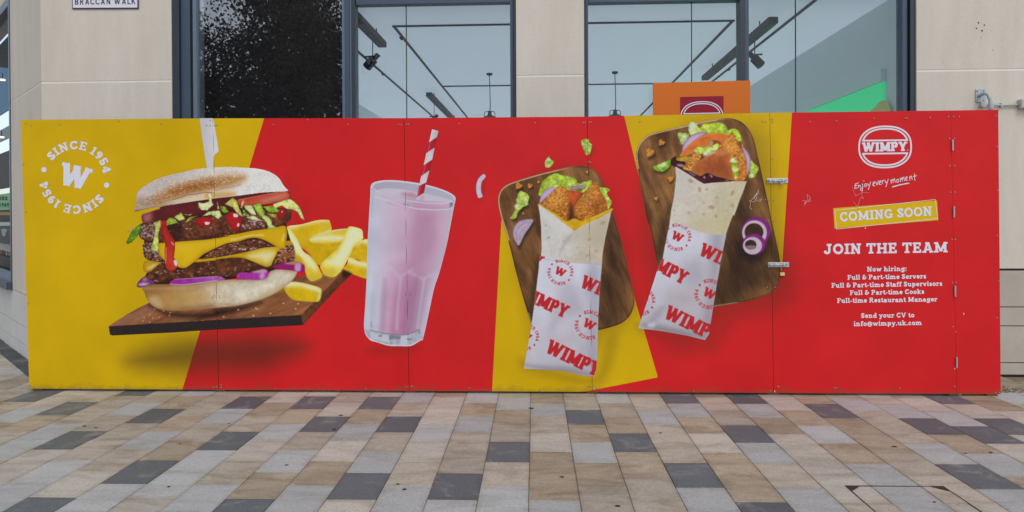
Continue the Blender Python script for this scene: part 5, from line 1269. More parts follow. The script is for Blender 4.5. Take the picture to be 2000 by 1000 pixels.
for o, lb in zip(c.meshes(['printed_serving_board', 'printed_wrap', 'printed_wrap_sleeve'], hrd), ('printed walnut board under the middle wrap', 'printed chicken and cheese wrap in the middle', 'printed paper sleeve of the middle wrap')): tag(o, lb)

# ---- wrap on its board, right
c = Canvas(1236, 226, 1536, 690, 1.0); c.cur = 0
B2 = P('K:60,420 K:65,350 K:95,280 K:160,215 K:260,180 K:500,125 K:700,80 K:880,52 K:970,58 K:1050,95 K:1110,160 K:1155,250 K:1190,400 K:1230,580 K:1290,860 L:1010,200 L:1040,340 L:1052,430 L:1050,490 L:1030,560 L:990,610 L:900,650 L:780,680 L:590,712 L:400,740 L:260,700 L:205,480 L:150,190 K:165,1000 K:130,820 K:90,620')
plank(B2, 17, 1.25, lambda X, Y: ((1440 - X) / 50 + (Y > 590) * 1.0) * ((Y < 330) | (Y > 585)))
c.sh(P('L:745,0 L:640,350 L:590,700 L:800,660 L:960,500 L:900,150'), (26, 17, 13), 30, .55, clip=smooth(B2)); c.sh(P('L:290,30 L:240,300 L:200,430 L:205,480 L:180,300 L:240,50'), (34, 22, 16), 10, .5, clip=smooth(B2)); c.sh(P('L:780,260 L:900,330 L:990,200 L:960,330 L:880,400 L:790,360'), (18, 12, 12), 12, .6, clip=smooth(B2))
for x, y, r, s_ in ((295, 278, 29, 1), (185, 370, 40, 2), (378, 612, 28, 3), (245, 800, 19, 4), (1048, 306, 10, 6)): crumb('K', x, y, r, s_)
q = P('K', '220,510 260,485 370,442 380,470 330,540 260,545'); c.sh(q, (24, 16, 10), 5, .6, off=(1, 5)); leaf(q, 51, (120, 168, 36))
for (cx_, cy_, ro, ry_, hx, hy, hr, hy2) in ((880, 185, 100, 100, 866, 190, 66, 62), (866, 275, 80, 74, 843, 278, 40, 34)):
    a_ = P('L', '%d,%d' % (cx_, cy_))[0]; b_ = P('L', '%d,%d' % (hx, hy))[0]; k = .28
    bx = P('L', '%d,%d' % (cx_ - 6, cy_ + 6))[0]
    c.ell(a_[0], a_[1], ro * k, ry_ * k, (128, 34, 118), tex=[(6, .15, 2)], edge=((86, 14, 84), 1.6, .5)); c.ell(bx[0] - 1.2, bx[1] + 1.2, (ro - 14) * k, (ry_ - 13) * k, (186, 168, 180), mask=False, tex=[(6, .06, 3)]); c.ell(b_[0], b_[1], hr * k, hy2 * k, (58, 38, 28), mask=False, tex=[(7, .3, 4)])
c.f(P('L', '805,290 860,282 880,300 860,310 820,305'), (128, 100, 110), mask=False)
c.cur = 1
leaf(P('K', '545,120 580,85 620,105 650,140 690,105 770,100 830,92 890,120 915,160 960,145 1010,170 1040,250 1010,265 900,210 700,195 570,215'), 53); c.sh(P('K', '550,110 585,88 620,110 590,190 565,180'), (206, 212, 206), 4, .8)
leaf(P('K', '445,195 500,190 552,212 500,290 480,292'), 55, (176, 200, 110))
c.f(P('K', '485,360 500,290 560,220 640,185 720,185 650,235 560,310 500,360'), (188, 170, 194), edge=((130, 50, 110), 2.0, .8))
c.f(P('K', '1040,310 1100,370 1127,450 1112,540 1085,580 1075,440'), (186, 168, 184), edge=((130, 60, 110), 2.0, .8)); leaf(P('K', '1125,440 1160,480 1200,510 1180,560 1150,605 1105,600 1120,530'), 57)
c.f(P('K', '465,405 520,330 600,260 700,205 800,188 900,203 935,250 880,275 800,255 740,265 742,312 640,342 560,385'), (204, 108, 42), tex=[(9, .16, 5)], edge=((216, 140, 70), 2.5, .6)); c.f(P('K', '735,262 800,255 840,270 830,305 745,312'), (140, 66, 30), mask=True, tex=[(5, .3, 6)]); c.f(P('K', '738,262 775,268 768,310 740,312'), (206, 170, 130), mask=False, soft=2, alpha=.7)
chicken(P('K', '830,330 850,280 920,220 950,172 985,230 1010,290 1050,360 1085,450 1088,580 1050,635 965,615 930,420 870,350'), 61, (186, 112, 44)); chicken(P('K', '500,525 530,440 600,370 660,380 650,440 575,540'), 63, (184, 120, 44))
leaf(P('K', '600,360 640,320 740,315 820,285 826,330 760,372 690,392'), 65, (184, 200, 84)); c.f(P('K', '430,430 530,405 545,420 515,455 450,445'), (176, 140, 36), tex=[(5, .2, 2)])
CS = P('K', '570,535 640,455 740,390 800,350 870,340 925,400 945,500 962,622 860,605 700,585 640,575')
c.f(CS, (164, 88, 42), tex=[(14, .22, 7, (1, .6)), (4, .12, 3)], edge=((200, 132, 60), 3, .5)); c.sh(P('K', '700,500 800,430 900,480 920,580 760,570'), (132, 62, 28), 14, .5, clip=smooth(CS)); c.sh(P('K', '790,370 860,345 900,380 830,400'), (206, 132, 80), 5, .6, clip=smooth(CS)); c.sh(P('K', '690,385 760,365 800,370 700,410'), (206, 196, 190), 3, .7)
leaf(P('K', '940,430 990,440 1012,560 982,617 960,560'), 67, (160, 184, 50))
SC = P('K', '380,470 390,430 430,405 440,445 520,462 490,520 560,545 650,592 720,562 800,592 945,630 850,655 690,668 600,610 440,515 420,512')
c.f(SC, (58, 18, 24), tex=[(8, .2, 3)], edge=((30, 8, 12), 2, .5))
for q in ('K:440,480 K:490,480 K:500,505 K:455,500', 'K:540,545 K:610,580 K:590,590', 'K:680,600 K:700,590 K:700,615', 'K:740,575 K:770,590 K:760,605', 'K:880,625 K:920,625 K:915,635'): c.f(P(q), (186, 150, 160), mask=False, alpha=.75, soft=1.0)
c.sh(P('K', '560,560 660,610 700,650 620,620'), (96, 30, 40), 4, .7, clip=smooth(SC))
W2 = P('K:424,500 K:500,545 K:560,582 K:640,635 K:692,662 K:760,652 K:860,646 K:980,638 K:1087,638 K:1060,720 K:1020,820 K:970,960 L:720,70 L:700,120 L:672,200 L:640,360 L:605,560 L:580,720 L:552,900 L:525,942 L:400,910 L:200,875 L:60,860 L:130,650 L:200,430 L:230,380 L:245,290 L:275,150 L:290,30 K:400,840 K:412,780 K:432,600')
c.f(W2, (196, 188, 174), sm=False, tex=[(20, .06, 6), (5, .05, 2)], grad=(1320, 420, 1420, 460, (190, 178, 146)), edge=((212, 206, 194), 2.0, .4))
c.sh(P('L', '420,80 600,120 690,60 670,190 480,180'), (186, 172, 132), 16, .6, clip=W2); c.sh(P('K', '440,530 620,620 560,720 430,800'), (192, 186, 180), 14, .5, clip=W2)
for x, y, r, an in ((565, 635, 26, .6), (650, 715, 26, 1.4), (715, 715, 16, 0), (955, 745, 26, 2), (955, 865, 18, 1), (810, 790, 12, 0), (550, 930, 14, .3), (760, 880, 30, 0), (800, 965, 16, 1), (685, 945, 12, 0), (412, 908, 9, 0), (690, 840, 9, 0)):
    q = P('K', '%d,%d' % (x, y))[0]; c.ell(q[0], q[1], r * .21, r * .13, (150, 122, 78), ang=an, mask=False, soft=1.8, alpha=.6)
c.spots(P('K:440,560 K:690,670 K:1060,660 L:690,60 L:420,150 L:300,120'), 40, (140, 112, 74), (.4, .9), .55, 9)
PA2 = P('L:283,118 L:350,138 L:410,160 L:480,188 L:560,204 L:672,210 L:640,360 L:605,560 L:580,720 L:552,902 L:525,944 L:400,912 L:200,877 L:58,862 L:130,650 L:200,430 L:230,380 L:245,290 L:272,160')
c.cur = 2
c.f(PA2, (196, 196, 206), sm=False, grad=(1300, 470, 1400, 640, (168, 162, 168)), tex=[(26, .05, 9)])
c.sh(P('L', '560,230 660,220 600,560 550,900 500,920 560,560'), (126, 118, 124), 16, .5, clip=PA2); c.sh(P('L', '340,430 480,380 520,520 420,560'), (146, 138, 146), 18, .45, clip=PA2); c.sh(P('L', '260,600 450,620 450,690 280,680'), (176, 150, 154), 14, .4, clip=PA2)
c.sh(P('L', '90,830 250,850 500,910 400,915 150,870'), (100, 96, 98), 8, .5, clip=PA2); c.sh(P('L', '130,825 175,820 170,850 130,850'), (206, 206, 210), 5, .8, clip=PA2); c.sh(P('L', '200,720 240,720 180,820 120,820'), (130, 124, 128), 9, .4, clip=PA2)
lx_ = lambda x, y: P('L', '%f,%f' % (x, y))[0]
paper_text(PA2, [(*lx_(474, 346), 26, 25, 112), (*lx_(34, 380), 27, 28, 108), (*lx_(230, 786), 28, 26, 118)], [(*lx_(333, 225), 24, 43, 26), (*lx_(556, 622), 26, 43, 28), (*lx_(78, 672), 25, 30, 26)])
for o, lb in zip(c.meshes(['printed_serving_board', 'printed_wrap', 'printed_wrap_sleeve'], hrd), ('printed walnut board with onion rings', 'printed chicken and sauce wrap on the right', 'printed paper sleeve of the right wrap')): tag(o, lb)

# ---- loose scraps
for bb, q, kind, nm in (((1128, 268, 1162, 306), P('O', '1565,165 1600,148 1660,150 1675,190 1710,215 1700,270 1685,320 1640,355 1610,310 1580,230'), 0, 'printed_lettuce_leaf'),
                        ((1060, 302, 1086, 332), P('O', '1100,490 1100,430 1120,395 1150,370 1165,400 1212,437 1190,480 1150,520 1110,505'), 0, 'printed_lettuce_leaf'),
                        ((926, 336, 952, 390), P('O', '300,600 322,635 275,700 262,780 268,840 285,890 235,912 210,860 200,780 215,690 255,630'), 1, 'printed_onion_slice')):
    c = Canvas(*bb, .7); c.cur = 0
    if kind: c.f(q, (188, 184, 198), tex=[(8, .06, 1)], edge=((160, 120, 140), 1.2, .4))
    else: leaf(q, 80 + int(bb[0]) % 7, (140, 176, 50))
    c.meshes([nm], hrd)

# ------------------------------------------------------------------ lettering
def lettering(bb, h_, draw, m_=None, off=-.0015, name='lettering', parent=None):
    cv = Canvas(*bb, h_); draw(cv); return cv.meshes([name], parent or hrd, off, m_ or M_WHITE, gaps=False)
def line(cv, txt, xl, yl, xr, yr, cap, w=.2, t=.13, slab=True, sep=.04):
    D = cv.glyphs(txt, xl, yl, cap, math.atan2(yr - yl, xr - xl), w, t, width=None, slab=slab, sep=sep) if False else None
    G = glyph_set(round(w, 3), round(t, 3), slab); L = math.hypot(xr - xl, yr - yl)
    k = L / (sum(G[ch][0] for ch in txt) + sep * (len(txt) - 1)) / cap
    # spacing and letter width scale together so that the line fills its measured length
    ang = math.atan2(yr - yl, xr - xl); pen = 0.0; D = np.full(cv.X.shape, 1e3)
    for ch in txt:
        if G[ch][1]: cv.glyphs(ch, xl + pen * math.cos(ang), yl + pen * math.sin(ang), cap, ang, w, t, width=G[ch][0] * cap * k, slab=slab, out=D)
        pen += (G[ch][0] + sep) * cap * k
    cv.D = np.minimum(cv.D, D)
o = lettering((74, 270, 222, 420), .7, lambda cv: cv.emblem(147.3, 346.5, 63.0, math.radians(13.9), (200, 200, 212), w=.25), name='emblem', parent=panels[0])
door = panels[4]
for txt, z, xl, yl, xr, yr, cap, w_, t_ in (
        ('JOIN THE TEAM', 'N', 136, 258, 1234, 240, 92, .23, .17), ('Now hiring:', 'N', 515, 411, 868, 405, 42, .215, .15), ('Full & Part-time Servers', 'N', 342, 484, 1042, 472, 42, .215, .15),
        ('Full & Part-time Staff Supervisors', 'N', 200, 555, 1185, 537, 42, .215, .15), ('Full & Part-time Cooks', 'N', 363, 620, 1025, 608, 42, .215, .15), ('Full-time Restaurant Manager', 'N', 250, 690, 1140, 676, 42, .215, .15),
        ('Send your CV to', 'N', 462, 823, 937, 817, 42, .215, .15), ('info@wimpy.uk.com', 'N', 397, 895, 1003, 885, 42, .215, .15)):
    k = ZOOM[z][2]; a, b = P(z, '%f,%f %f,%f' % (xl, yl, xr, yr)); cp = cap * k
    lettering((a[0] - 4, min(a[1], b[1]) - cp * 1.4, b[0] + 4, max(a[1], b[1]) + cp * .6), .5 if cap < 60 else .6, lambda cv: line(cv, txt, a[0], a[1], b[0], b[1], cp, w_, t_), off=.0005, parent=door)
# COMING SOON banner
bq = P('M', '183,718 962,660 972,808 192,870')
def banner(cv): cv.f(bq, (196, 158, 3), sm=False)
lettering((1624, 386, 1836, 450), 1.0, banner, mat('yellow_ink', (204, 168, 4), .45, spec=.16), .0005, 'banner', door)
def coming(cv):
    a, b = P('M', '232,820 926,772'); line(cv, 'COMING SOON', a[0], a[1], b[0], b[1], 70 * .26, .21, .155)
def bframe(cv):
    f = P('M', '192,735 948,653 965,795 207,875'); d_ = sdf_poly(f, cv.X, cv.Y); cv.D = np.minimum(cv.D, np.abs(d_) - .45)
lettering((1624, 384, 1838, 452), .6, coming, off=-.0010, parent=door)
lettering((1624, 384, 1838, 452), .6, bframe, off=-.0010, name='banner_border', parent=door)
# round logo
def superell(cx, cy, rx, ry, n=2.35, k=72):
    t_ = np.arange(k) * 2 * math.pi / k; return np.stack([cx + rx * np.sign(np.cos(t_)) * np.abs(np.cos(t_)) ** (2 / n), cy + ry * np.sign(np.sin(t_)) * np.abs(np.sin(t_)) ** (2 / n)], 1)
def logo(cv, cx, cy, rx, tilt=-.014, text=True, k=1.0):
    s_ = rx / 373.0
    X, Y = cv.X, cv.Y - (cv.X - cx) * tilt
    d0 = sdf_poly(superell(cx, cy, rx, rx * .795), X, Y)
    d1 = sdf_poly(superell(cx, cy, 331 * s_, 264 * s_), X, Y)
    th = 22 * s_ * k
    D = np.maximum(d0, -(d0 + th))
    for sg in (-1, 1):
        dd = np.maximum(d1, -sg * (Y - cy) + 80 * s_)
        D = np.minimum(D, np.maximum(dd, -(dd + th)))
    cv.D = np.minimum(cv.D, D)
    if text: line(cv, 'WIMPY', cx - 320 * s_, cy + 62 * s_ - tilt * 320 * s_, cx + 308 * s_, cy + 60 * s_ + tilt * 308 * s_, 128 * s_, .29, .18, sep=0.0)
    if text: cv.ell(cx + 316 * s_, cy + 46 * s_, 7 * s_, 7 * s_, (200, 200, 200))
lettering((1670, 240, 1788, 334), .5, lambda cv: logo(cv, 1728.8, 287, 52.4), off=.0005, name='logo', parent=door)
# handwritten line
HW = '''262,835 225,850 212,875 213,916|215,880 245,870|213,918 247,905|262,870 266,905|264,885 280,868 294,900|318,850 322,900 318,945 300,947 288,925 312,905|337,806 338,812|355,850 345,875 360,893 378,875 372,850 355,850|390,845 396,870 410,866|432,825 415,880 400,930
462,862 490,840 484,820 465,836 465,875 492,878|505,820 520,865 542,808|548,847 575,825 568,805 550,825 552,860 580,858|590,805 597,850|594,825 603,806 618,800|632,800 640,835 656,829|678,785 660,840 645,892|715,795 721,846|718,815 740,785 746,836|745,805 765,778 776,828
800,790 790,815 808,832 828,810 820,785 800,790|845,770 851,821|850,790 870,762 877,813|876,785 895,755 906,808|920,787 945,768 938,748 920,765 922,800 950,800|975,745 981,801|978,770 1000,740 1013,791|1046,710 1045,790 1056,800|1025,746 1075,738|738,893 850,862 965,841'''
def hand(cv):
    for st in HW.replace('\n', '|').split('|'):
        q = P('R', st); q = q if len(q) < 3 else q
        cv.ln(q, .6 if '738,893' not in st else .95, (200, 200, 200), mask=True)
lettering((1666, 336, 1794, 376), .5, hand, off=.0005, parent=door)
# scratched scribbles
M_SCR = mat('scratched_pink', (206, 140, 150), .6)
def scrib(z, sts, r):
    def dr(cv):
        for st in sts.split('|'): cv.ln(P(z, st), r, (200, 200, 200), mask=True)
    return dr
lettering((1662, 364, 1700, 408), .5, scrib('M', '325,555 340,600 350,625 400,600 450,602|400,590 398,640 410,645 405,632 388,640 370,690|335,670 360,700 375,695|350,705 372,725', .26), M_SCR, .0005, 'scratch', door)
lettering((1564, 378, 1588, 404), .5, scrib('Q', '530,300 555,300 545,330 575,290 568,250 590,265 598,300 575,310 590,280|545,340 560,315 570,300', .3), M_SCR, .0005, 'scratch', door)
lettering((1462, 366, 1494, 412), .5, scrib('Q', '118,372 102,355 108,325 100,300 130,310 150,300 135,270 155,245 172,210 175,245 150,255 160,295 185,305 200,285 180,290|110,300 145,262 165,235', .3), mat('scratched_white', (196, 180, 176), .6), -.003, 'scratch', panels[3])
M_CHIP = mat('chipped_paint', (214, 178, 150), .7)
for x, y in ((1883, 613), (1690, 445), (1760, 425), (1865, 720), (1513, 765)):
    q = U(x, y, 0); yo = -.0015 + (.0065 if x > 1866 else .002 if x > 1511 else 0)
    MB().add([(q[0] + .007 * math.cos(a) * (.4 + .6 * rnd.random()), yo, q[2] + .013 * math.sin(a) * (.4 + .6 * rnd.random())) for a in np.arange(9) * 2 * math.pi / 9], [tuple(range(9))[::-1]]).build('paint_chip', M_CHIP, panels[5] if x > 1866 else panels[4])

# ------------------------------------------------------------------ signs and fittings on the building
def flat(name, bb, h_, draw, m_, parent, Y):
    global U
    cv = Canvas(*bb, h_); draw(cv); U0 = U
    try:
        U = lambda x, y, Yp=0.0: U0(x, y, Y)
        return cv.meshes([name], parent, 0.0, m_, gaps=False)
    finally: U = U0
YO = YF - .06
a = U(1275.5, 162, YO); b = U(1465.5, 157, YO)
og = empty('orange_sign', ((a[0] + b[0]) / 2, YO, a[2] - .9), 'orange board with burgundy square logo standing behind the hoarding', 'sign')
MB().slab([(a[0], YO, a[2] - .9), (b[0], YO, b[2] - .9), (b[0], YO, b[2]), (a[0], YO, a[2])], (0, .02, 0)).build('board', M_ORANGE, og)
a = U(1328.5, 189.5, YO); b = U(1413, 187.5, YO)
MB().slab([(a[0], YO - .004, a[2] - .4), (b[0], YO - .004, b[2] - .4), (b[0], YO - .004, b[2]), (a[0], YO - .004, a[2])], (0, .003, 0)).build('logo_square', M_BURG, og)
flat('logo', (1320, 192, 1422, 272), .5, lambda cv: logo(cv, 1370.8, 231.5, 42.5, -.02, True, .8), M_WHITE, og, YO - .0055)
for sx in (-.3, .3):
    MB().box((og.location.x + sx - .02, YO + .022, 0), (og.location.x + sx + .02, YO + .05, og.location.z + .85)).build('leg', M_TIMBER, og)

M_PURPLE = mat('purple_enamel', (70, 34, 62), .35); M_ENAMEL = mat('white_enamel', (206, 206, 214), .35)
YS = YF - .012
a = U(140.5, 17.5, YS); b = U(270.5, 17, YS)
ss = empty('street_sign', ((a[0] + b[0]) / 2, YS, a[2]), 'white street name plate with purple border high on the left wall', 'street sign')
zt = a[2] + .22
MB().slab([(a[0], YS, a[2]), (b[0], YS, b[2]), (b[0], YS, zt), (a[0], YS, zt)], (0, .011, 0)).build('border', M_PURPLE, ss, .002)
MB().slab([(a[0] + .011, YS - .003, a[2] + .011), (b[0] - .011, YS - .003, b[2] + .011), (b[0] - .011, YS - .003, zt - .011), (a[0] + .011, YS - .003, zt - .011)], (0, .0028, 0)).build('plate', M_ENAMEL, ss)
flat('lettering', (142, -8, 270, 14), .4, lambda cv: line(cv, 'BRACCAN WALK', 145.3, 9.2, 265, 8.0, 11.6, .17, .17, False, .10), M_PURPLE, ss, YS - .0045)

# pipe bracket, round box, conduit, cable box on the right pier
YW = YF
pa = U(1904.5, 174, YW); pb = U(1924, 200, YW)
br = empty('pipe_bracket', ((pa[0] + pb[0]) / 2, YW, pb[2]), 'grey wall plate with bent steel pipe above the red end sheet', 'bracket')
MB().box((pa[0], YW - .012, pb[2]), (pb[0], YW - .001, pa[2])).build('plate', M_GALV, br, .002)
for x in (pa[0] + .016, pb[0] - .016):
    for z in (pb[2] + .018, pa[2] - .018):
        MB().tube([(x, YW - .012, z), (x, YW - .022, z)], .008, 6).build('bolt', M_STEEL, br)
p0 = U(1913.5, 187, YW - .02); p1 = U(1924, 182, YW - .10); p2 = U(1930, 185, YW - .12); p3 = U(1934, 195, YW - .125); p4 = U(1935, 213, YW - .125)
MB().tube([p0 + (0, .015, 0), p0, (p0 + p1) / 2 + (0, 0, .003), p1, p2, p3, p4, p4 + (0, 0, -.5)], .0165, 12).build('pipe', M_GALV, br, smooth=True)
MB().tube([p4 + (0, 0, .045), p4 + (0, 0, .0)], .025, 12).build('collar', M_GALV, br)
q = U(1917.5, 205.5, YW)
rb = empty('junction_box', q, 'small round grey junction box under the pipe bracket', 'junction box')
MB().tube([q + (0, -.001, 0), q + (0, -.035, 0), q + (0, -.04, 0)], [.029, .029, .024], 16).build('body', M_PLASTIC, rb)
q2 = U(1986.5, 206, YW)
cd = empty('conduit', q, 'thin pale conduit running along the right wall to the cable box', 'conduit')
MB().tube([q + (.03, -.02, -.003), (q2[0] - .0, YW - .02, q[2] - .003)], .0095, 10).build('tube', M_PLASTIC, cd, smooth=True)
q3 = U(1953, 206, YW); MB().box((q3[0] - .008, YW - .033, q[2] - .022), (q3[0] + .008, YW - .001, q[2] + .018)).build('saddle_clip', M_PLASTIC, cd, .003)
k0 = U(1986.5, 213, YW); k1 = U(2016, 195, YW)
kb = empty('cable_box', ((k0[0] + k1[0]) / 2, YW, k0[2]), 'square grey cable box at the right end of the wall conduit', 'cable box')
MB().box((k0[0], YW - .06, k0[2]), (k1[0], YW - .001, k1[2])).build('body', M_PLASTIC, kb, .004)
MB().box((k0[0] + .006, YW - .066, k0[2] + .006), (k1[0] - .006, YW - .0605, k1[2] - .006)).build('lid', M_PLASTIC, kb, .002)

# inset manhole cover in the paving, lower right
mh = [UZ(x, y, 0.0) for x, y in ((1650, 949), (1841, 949), (1930, 1003), (1722, 1003))]
ux = np.array([CA, SA, 0]); vx = np.array([-SA, CA, 0])
o0 = mh[0]; wdt = float((mh[1] - mh[0]) @ ux); hgt = .55
mc = empty('manhole_cover', o0 + ux * wdt / 2 - vx * hgt / 2, 'recessed manhole cover with dark metal rim set in the paving at lower right', 'manhole cover')
def strip(u0, v0, u1, v1, nm='rim'):
    q = [o0 + ux * a - vx * b for a, b in ((u0, v1), (u1, v1), (u1, v0), (u0, v0))]
    MB().slab([p + np.array([0, 0, .003]) for p in q], (0, 0, -.02)).build(nm, M_RUST, mc)
strip(0, 0, wdt, .006); strip(0, hgt, wdt, hgt + .006); strip(0, .007, .006, hgt - .001); strip(wdt - .006, .007, wdt, hgt - .001)
for cu, cv_, su, sv in ((.008, .008, 1, 1), (wdt - .008, .008, -1, 1), (.008, hgt, 1, -1), (wdt - .008, hgt, -1, -1)):
    q = [o0 + ux * cu - vx * cv_, o0 + ux * (cu + su * .075) - vx * cv_, o0 + ux * cu - vx * (cv_ + sv * .075)]
    q = [np.array([p[0], p[1], .0035]) for p in q]
    MB().add(q, [(0, 1, 2)]).build('corner_plate', M_RUST, mc)

# flattened gum and dark spots on the slabs
for gx, gy, gw in ((666, 811, 5), (653, 838, 6), (1290, 845, 4), (1038, 797, 7), (1098, 931, 4), (1207, 988, 5), (1747, 872, 6), (1886, 885, 3), (777, 945, 3), (680, 776, 3), (560, 908, 4), (165, 832, 5), (187, 835, 4), (352, 866, 3), (447, 827, 3), (790, 955, 4), (1825, 980, 3), (1935, 883, 4), (330, 950, 3), (1212, 775, 2)):
    q = UZ(gx, gy, .0032); rr = gw * .0032; n_ = 9
    MB().add([(q[0] + rr * math.cos(a) * rnd.uniform(.75, 1.2), q[1] + rr * math.sin(a) * rnd.uniform(.6, 1.0), .0032) for a in np.arange(n_) * 2 * math.pi / n_], [tuple(range(n_))]).build('gum_spot', M_RUST, pav)
# dead leaves and grit blown against the right end of the hoarding
lv = MB(); r = random.Random(3)
for i in range(90):
    p = UZ(r.uniform(1957, 2010), r.uniform(756, 768), 0); s_ = r.uniform(.006, .02); a = r.uniform(0, 6.28); z = r.uniform(.003, .012)
    lv.add([(p[0] + s_ * math.cos(a), p[1] + s_ * math.sin(a), z), (p[0] - s_ * .5 * math.sin(a), p[1] + s_ * .5 * math.cos(a), z + .006), (p[0] - s_ * math.cos(a), p[1] - s_ * math.sin(a), z), (p[0] + s_ * .5 * math.sin(a), p[1] - s_ * .5 * math.cos(a), z + .003)], [(0, 1, 2, 3)])
tag(lv.build('leaf_litter', mat('dead_leaf', (128, 108, 82), .9, noise=.4, nscale=60)), 'small dead leaves and grit beside the red end of the hoarding', 'leaf litter', kind='stuff')

# ------------------------------------------------------------------ neighbouring shop interior behind the splayed window
def inshop(px0, py0, px1, py1, dep, nm, m_, lb, cat, th=.02):
    a = SP(px0, py1, dep); b = SP(px1, py1, dep); z0 = float(a[2]); z1 = float(SP(px1, py0, dep)[2])
    q = [np.array([a[0], a[1], z0]), np.array([b[0], b[1], z0]), np.array([b[0], b[1], z1]), np.array([a[0], a[1], z1])]
    return tag(MB().slab(q, -nrm * th).build(nm, m_), lb, cat)
M_BLUE = mat('shop_blue', (34, 92, 132), .6); M_DKSH = mat('shop_dark', (44, 34, 38), .8)
inshop(-60, 73, 22, 263, .9, 'shop_fascia', M_BLUE, 'deep blue panel high in the neighbouring shop window at far left', 'panel')
inshop(-60, 266, 24, 287, .8, 'shelf', mat('shop_pale', (104, 112, 120), .6), 'pale horizontal shelf band in the far left shop window', 'shelf')
inshop(-60, 290, 27, 380, 1.0, 'display_back', M_DKSH, 'dark maroon display back in the far left shop window', 'display')
gp = inshop(-40, 377, 18.5, 412, .35, 'poster', mat('poster_green', (112, 168, 122), .6), 'green poster with dark capital letters in the far left shop window', 'poster', .004)
pp = inshop(-30, 433, 23, 470, .3, 'photo_poster', mat('poster_grey', (52, 52, 54), .6), 'black and white portrait poster in the far left shop window', 'poster', .004)
inshop(-60, 414, 22, 421, .4, 'shelf', mat('shelf_wood', (176, 132, 66), .6), 'narrow wooden shelf below the green poster at far left', 'shelf', .2)
inshop(-60, 472, 26, 476, .45, 'shelf', M_PLASTIC, 'upper grey rack shelf below the portrait poster at far left', 'shelf', .25)
for i in range(6):
    inshop(-4 + i * 5.0, 487, -1 + i * 5.0, 503, .5, 'packet', mat('packet', [(166, 126, 66), (150, 110, 60), (60, 54, 50), (186, 170, 140)][i % 4], .6), 'small upright packet on the far left rack, %s from the left edge' % ('first', 'second', 'third', 'fourth', 'fifth', 'sixth')[i], 'packet', .03)['group'] = 'packets on the far left rack'
for i in range(4):
    inshop(-4 + i * 8.0, 512, 2 + i * 8.0, 524, .5, 'carton', mat('carton', [(176, 184, 194), (120, 136, 156), (150, 150, 156)][i % 3], .6), 'pale carton in the lower row of the far left rack, %s from the left edge' % ('first', 'second', 'third', 'fourth')[i], 'carton', .05)['group'] = 'cartons on the far left rack'
inshop(-60, 504, 27, 508, .45, 'shelf', M_RUST, 'middle dark rack shelf in the far left shop window', 'shelf', .25)
inshop(-60, 526, 28, 531, .45, 'shelf', M_RUST, 'lowest dark rack shelf in the far left shop window', 'shelf', .25)
inshop(-60, 380, 30, 548, 1.1, 'display_back', M_DKSH, 'dark rack back panel low in the far left shop window', 'display')
def white_head(cv): pass
# poster print
def on_splay(name, bb, h_, draw, m_, parent, dep):
    global U
    cv = Canvas(*bb, h_); draw(cv); U0 = U
    try:
        U = lambda x, y, Yp=0.0: SP(x, y, dep)
        return cv.meshes([name], parent, 0.0, m_, gaps=False)
    finally: U = U0
on_splay('lettering', (-20, 380, 20, 410), .4, lambda cv: line(cv, 'YEARS', -16, 391, 14.5, 391, 7.5, .24, .2, False), M_BLACK, gp, .346)
on_splay('lettering', (-20, 380, 20, 410), .4, lambda cv: line(cv, 'YOU PAY', -14, 404, 18, 404, 7.5, .24, .2, False), M_BLACK, gp, .346)
on_splay('printed_band', (-30, 432, 23, 442), 1.0, lambda cv: cv.f(P('-30,434 22.4,434 22.4,441 -30,441'), (0, 0, 0), sm=False), M_PLASTIC, pp, .296)
on_splay('printed_portrait', (0, 444, 20, 468), .6, lambda cv: (cv.ell(8, 450, 6, 3.6, (0, 0, 0)), cv.ell(7.5, 456, 3.6, 6, (0, 0, 0))), mat('portrait_grey', (150, 146, 142), .6), pp, .296)
# two small shop lamps that are lit
M_LAMP = bpy.data.materials.new('lamp_glow'); M_LAMP.use_nodes = True
M_LAMP.node_tree.nodes['Principled BSDF'].inputs['Emission Color'].default_value = (1, .86, .6, 1); M_LAMP.node_tree.nodes['Principled BSDF'].inputs['Emission Strength'].default_value = 1.2
for (x, y), lb in (((5, 107), 'upper lit warm shop lamp in the far left window'), ((5, 156), 'middle lit warm shop lamp in the far left window'), ((3, 268), 'lowest lit warm shop lamp in the far left window')):
    q = SP(x, y, .6); o = empty('shop_lamp', q, lb, 'lamp')
    b = MB().lathe(q, [(0, .02), (.035, .015), (.05, 0), (.035, -.015), (0, -.018)], 12); b.build('bulb', M_LAMP, o, smooth=True)
    MB().tube([q + (0, 0, .02), q + (0, 0, .12)], .008, 6).build('stem', M_TRACK, o)

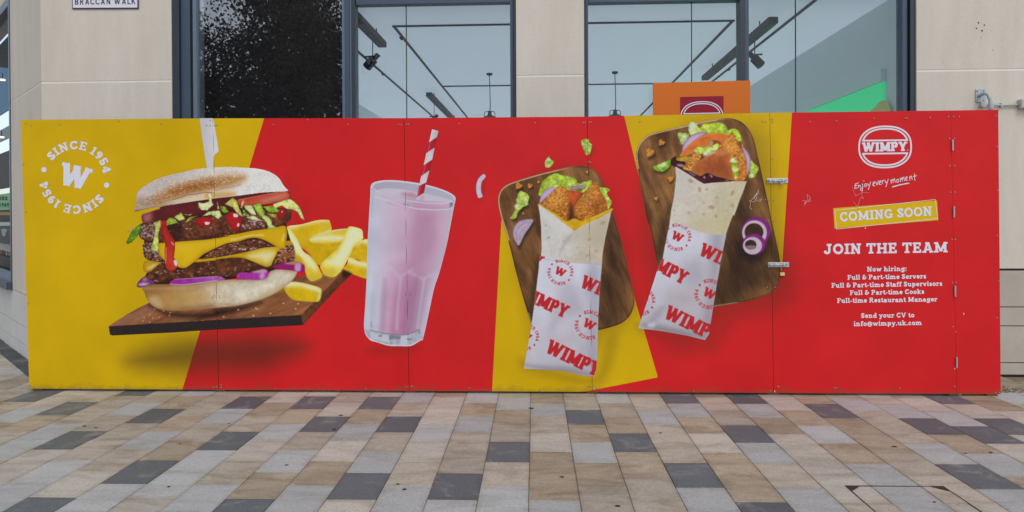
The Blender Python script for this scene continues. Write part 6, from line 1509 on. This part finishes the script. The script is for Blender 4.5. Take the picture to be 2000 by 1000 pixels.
# ------------------------------------------------------------------ what the dark pane reflects: trees behind the photographer
def tree(x, y, h_, r_, seed, lb, leafc, n):
    g_ = np.random.default_rng(seed)
    o = empty('tree', (x, y, 0), lb, 'tree')
    MB().tube([(x, y, 0), (x + .05, y, h_ * .25), (x - .04, y + .05, h_ * .5), (x, y, h_ * .8)], [.2, .15, .11, .03], 10).build('trunk', mat('bark', (70, 58, 50), .9, noise=.3, nscale=20), o, smooth=True)
    lim = MB()
    for i in range(9):
        a = g_.uniform(0, 6.28); z0 = h_ * g_.uniform(.3, .65)
        lim.tube([(x, y, z0), (x + math.cos(a) * r_ * .45, y + math.sin(a) * r_ * .45, z0 + h_ * .12), (x + math.cos(a) * r_ * .8, y + math.sin(a) * r_ * .8, z0 + h_ * .2)], [.07, .045, .015], 6)
    lim.build('limbs', bpy.data.materials['bark'], o)
    cl = g_.normal(size=(150, 3)); cl /= np.linalg.norm(cl, axis=1)[:, None]; cl *= (g_.random((150, 1)) ** .45)
    cl = cl * np.array([r_, r_, h_ * .37]) + np.array([x, y, h_ * .60])
    ctr = cl[g_.integers(0, 150, n)] + g_.normal(size=(n, 3)) * .26
    u = g_.normal(size=(n, 3)); u /= np.linalg.norm(u, axis=1)[:, None]; v = np.cross(u, g_.normal(size=(n, 3))); v /= np.linalg.norm(v, axis=1)[:, None]
    s1 = g_.uniform(.035, .085, (n, 1)); V = np.stack([ctr + u * s1, ctr + v * s1 * .6, ctr - u * s1, ctr - v * s1 * .6], 1).reshape(-1, 3)
    me = bpy.data.meshes.new('crown'); me.vertices.add(4 * n); me.vertices.foreach_set('co', V.astype(np.float32).ravel())
    me.loops.add(4 * n); me.loops.foreach_set('vertex_index', np.arange(4 * n, dtype=np.int32)); me.polygons.add(n); me.polygons.foreach_set('loop_start', np.arange(0, 4 * n, 4, dtype=np.int32)); me.update(calc_edges=True)
    me.materials.append(leafc); link(bpy.data.objects.new('crown', me), o)
M_LEAF = mat('purple_leaf', (44, 30, 32), .6, noise=.3, nscale=3); M_LEAF2 = mat('olive_leaf', (80, 68, 60), .6, noise=.3, nscale=3)
tree(-10.3, -14.4, 8.6, 1.9, 5, 'dark purple-leaved tree mirrored at the left of the dark left pane', M_LEAF, 11000)
tree(-8.3, -14.6, 9.6, 2.1, 8, 'tall dark purple tree mirrored in the middle of the dark left pane', M_LEAF, 20000)
tree(-6.9, -13.6, 9.6, 1.35, 11, 'olive-brown leaved tree mirrored at the right of the dark left pane', M_LEAF2, 18000)
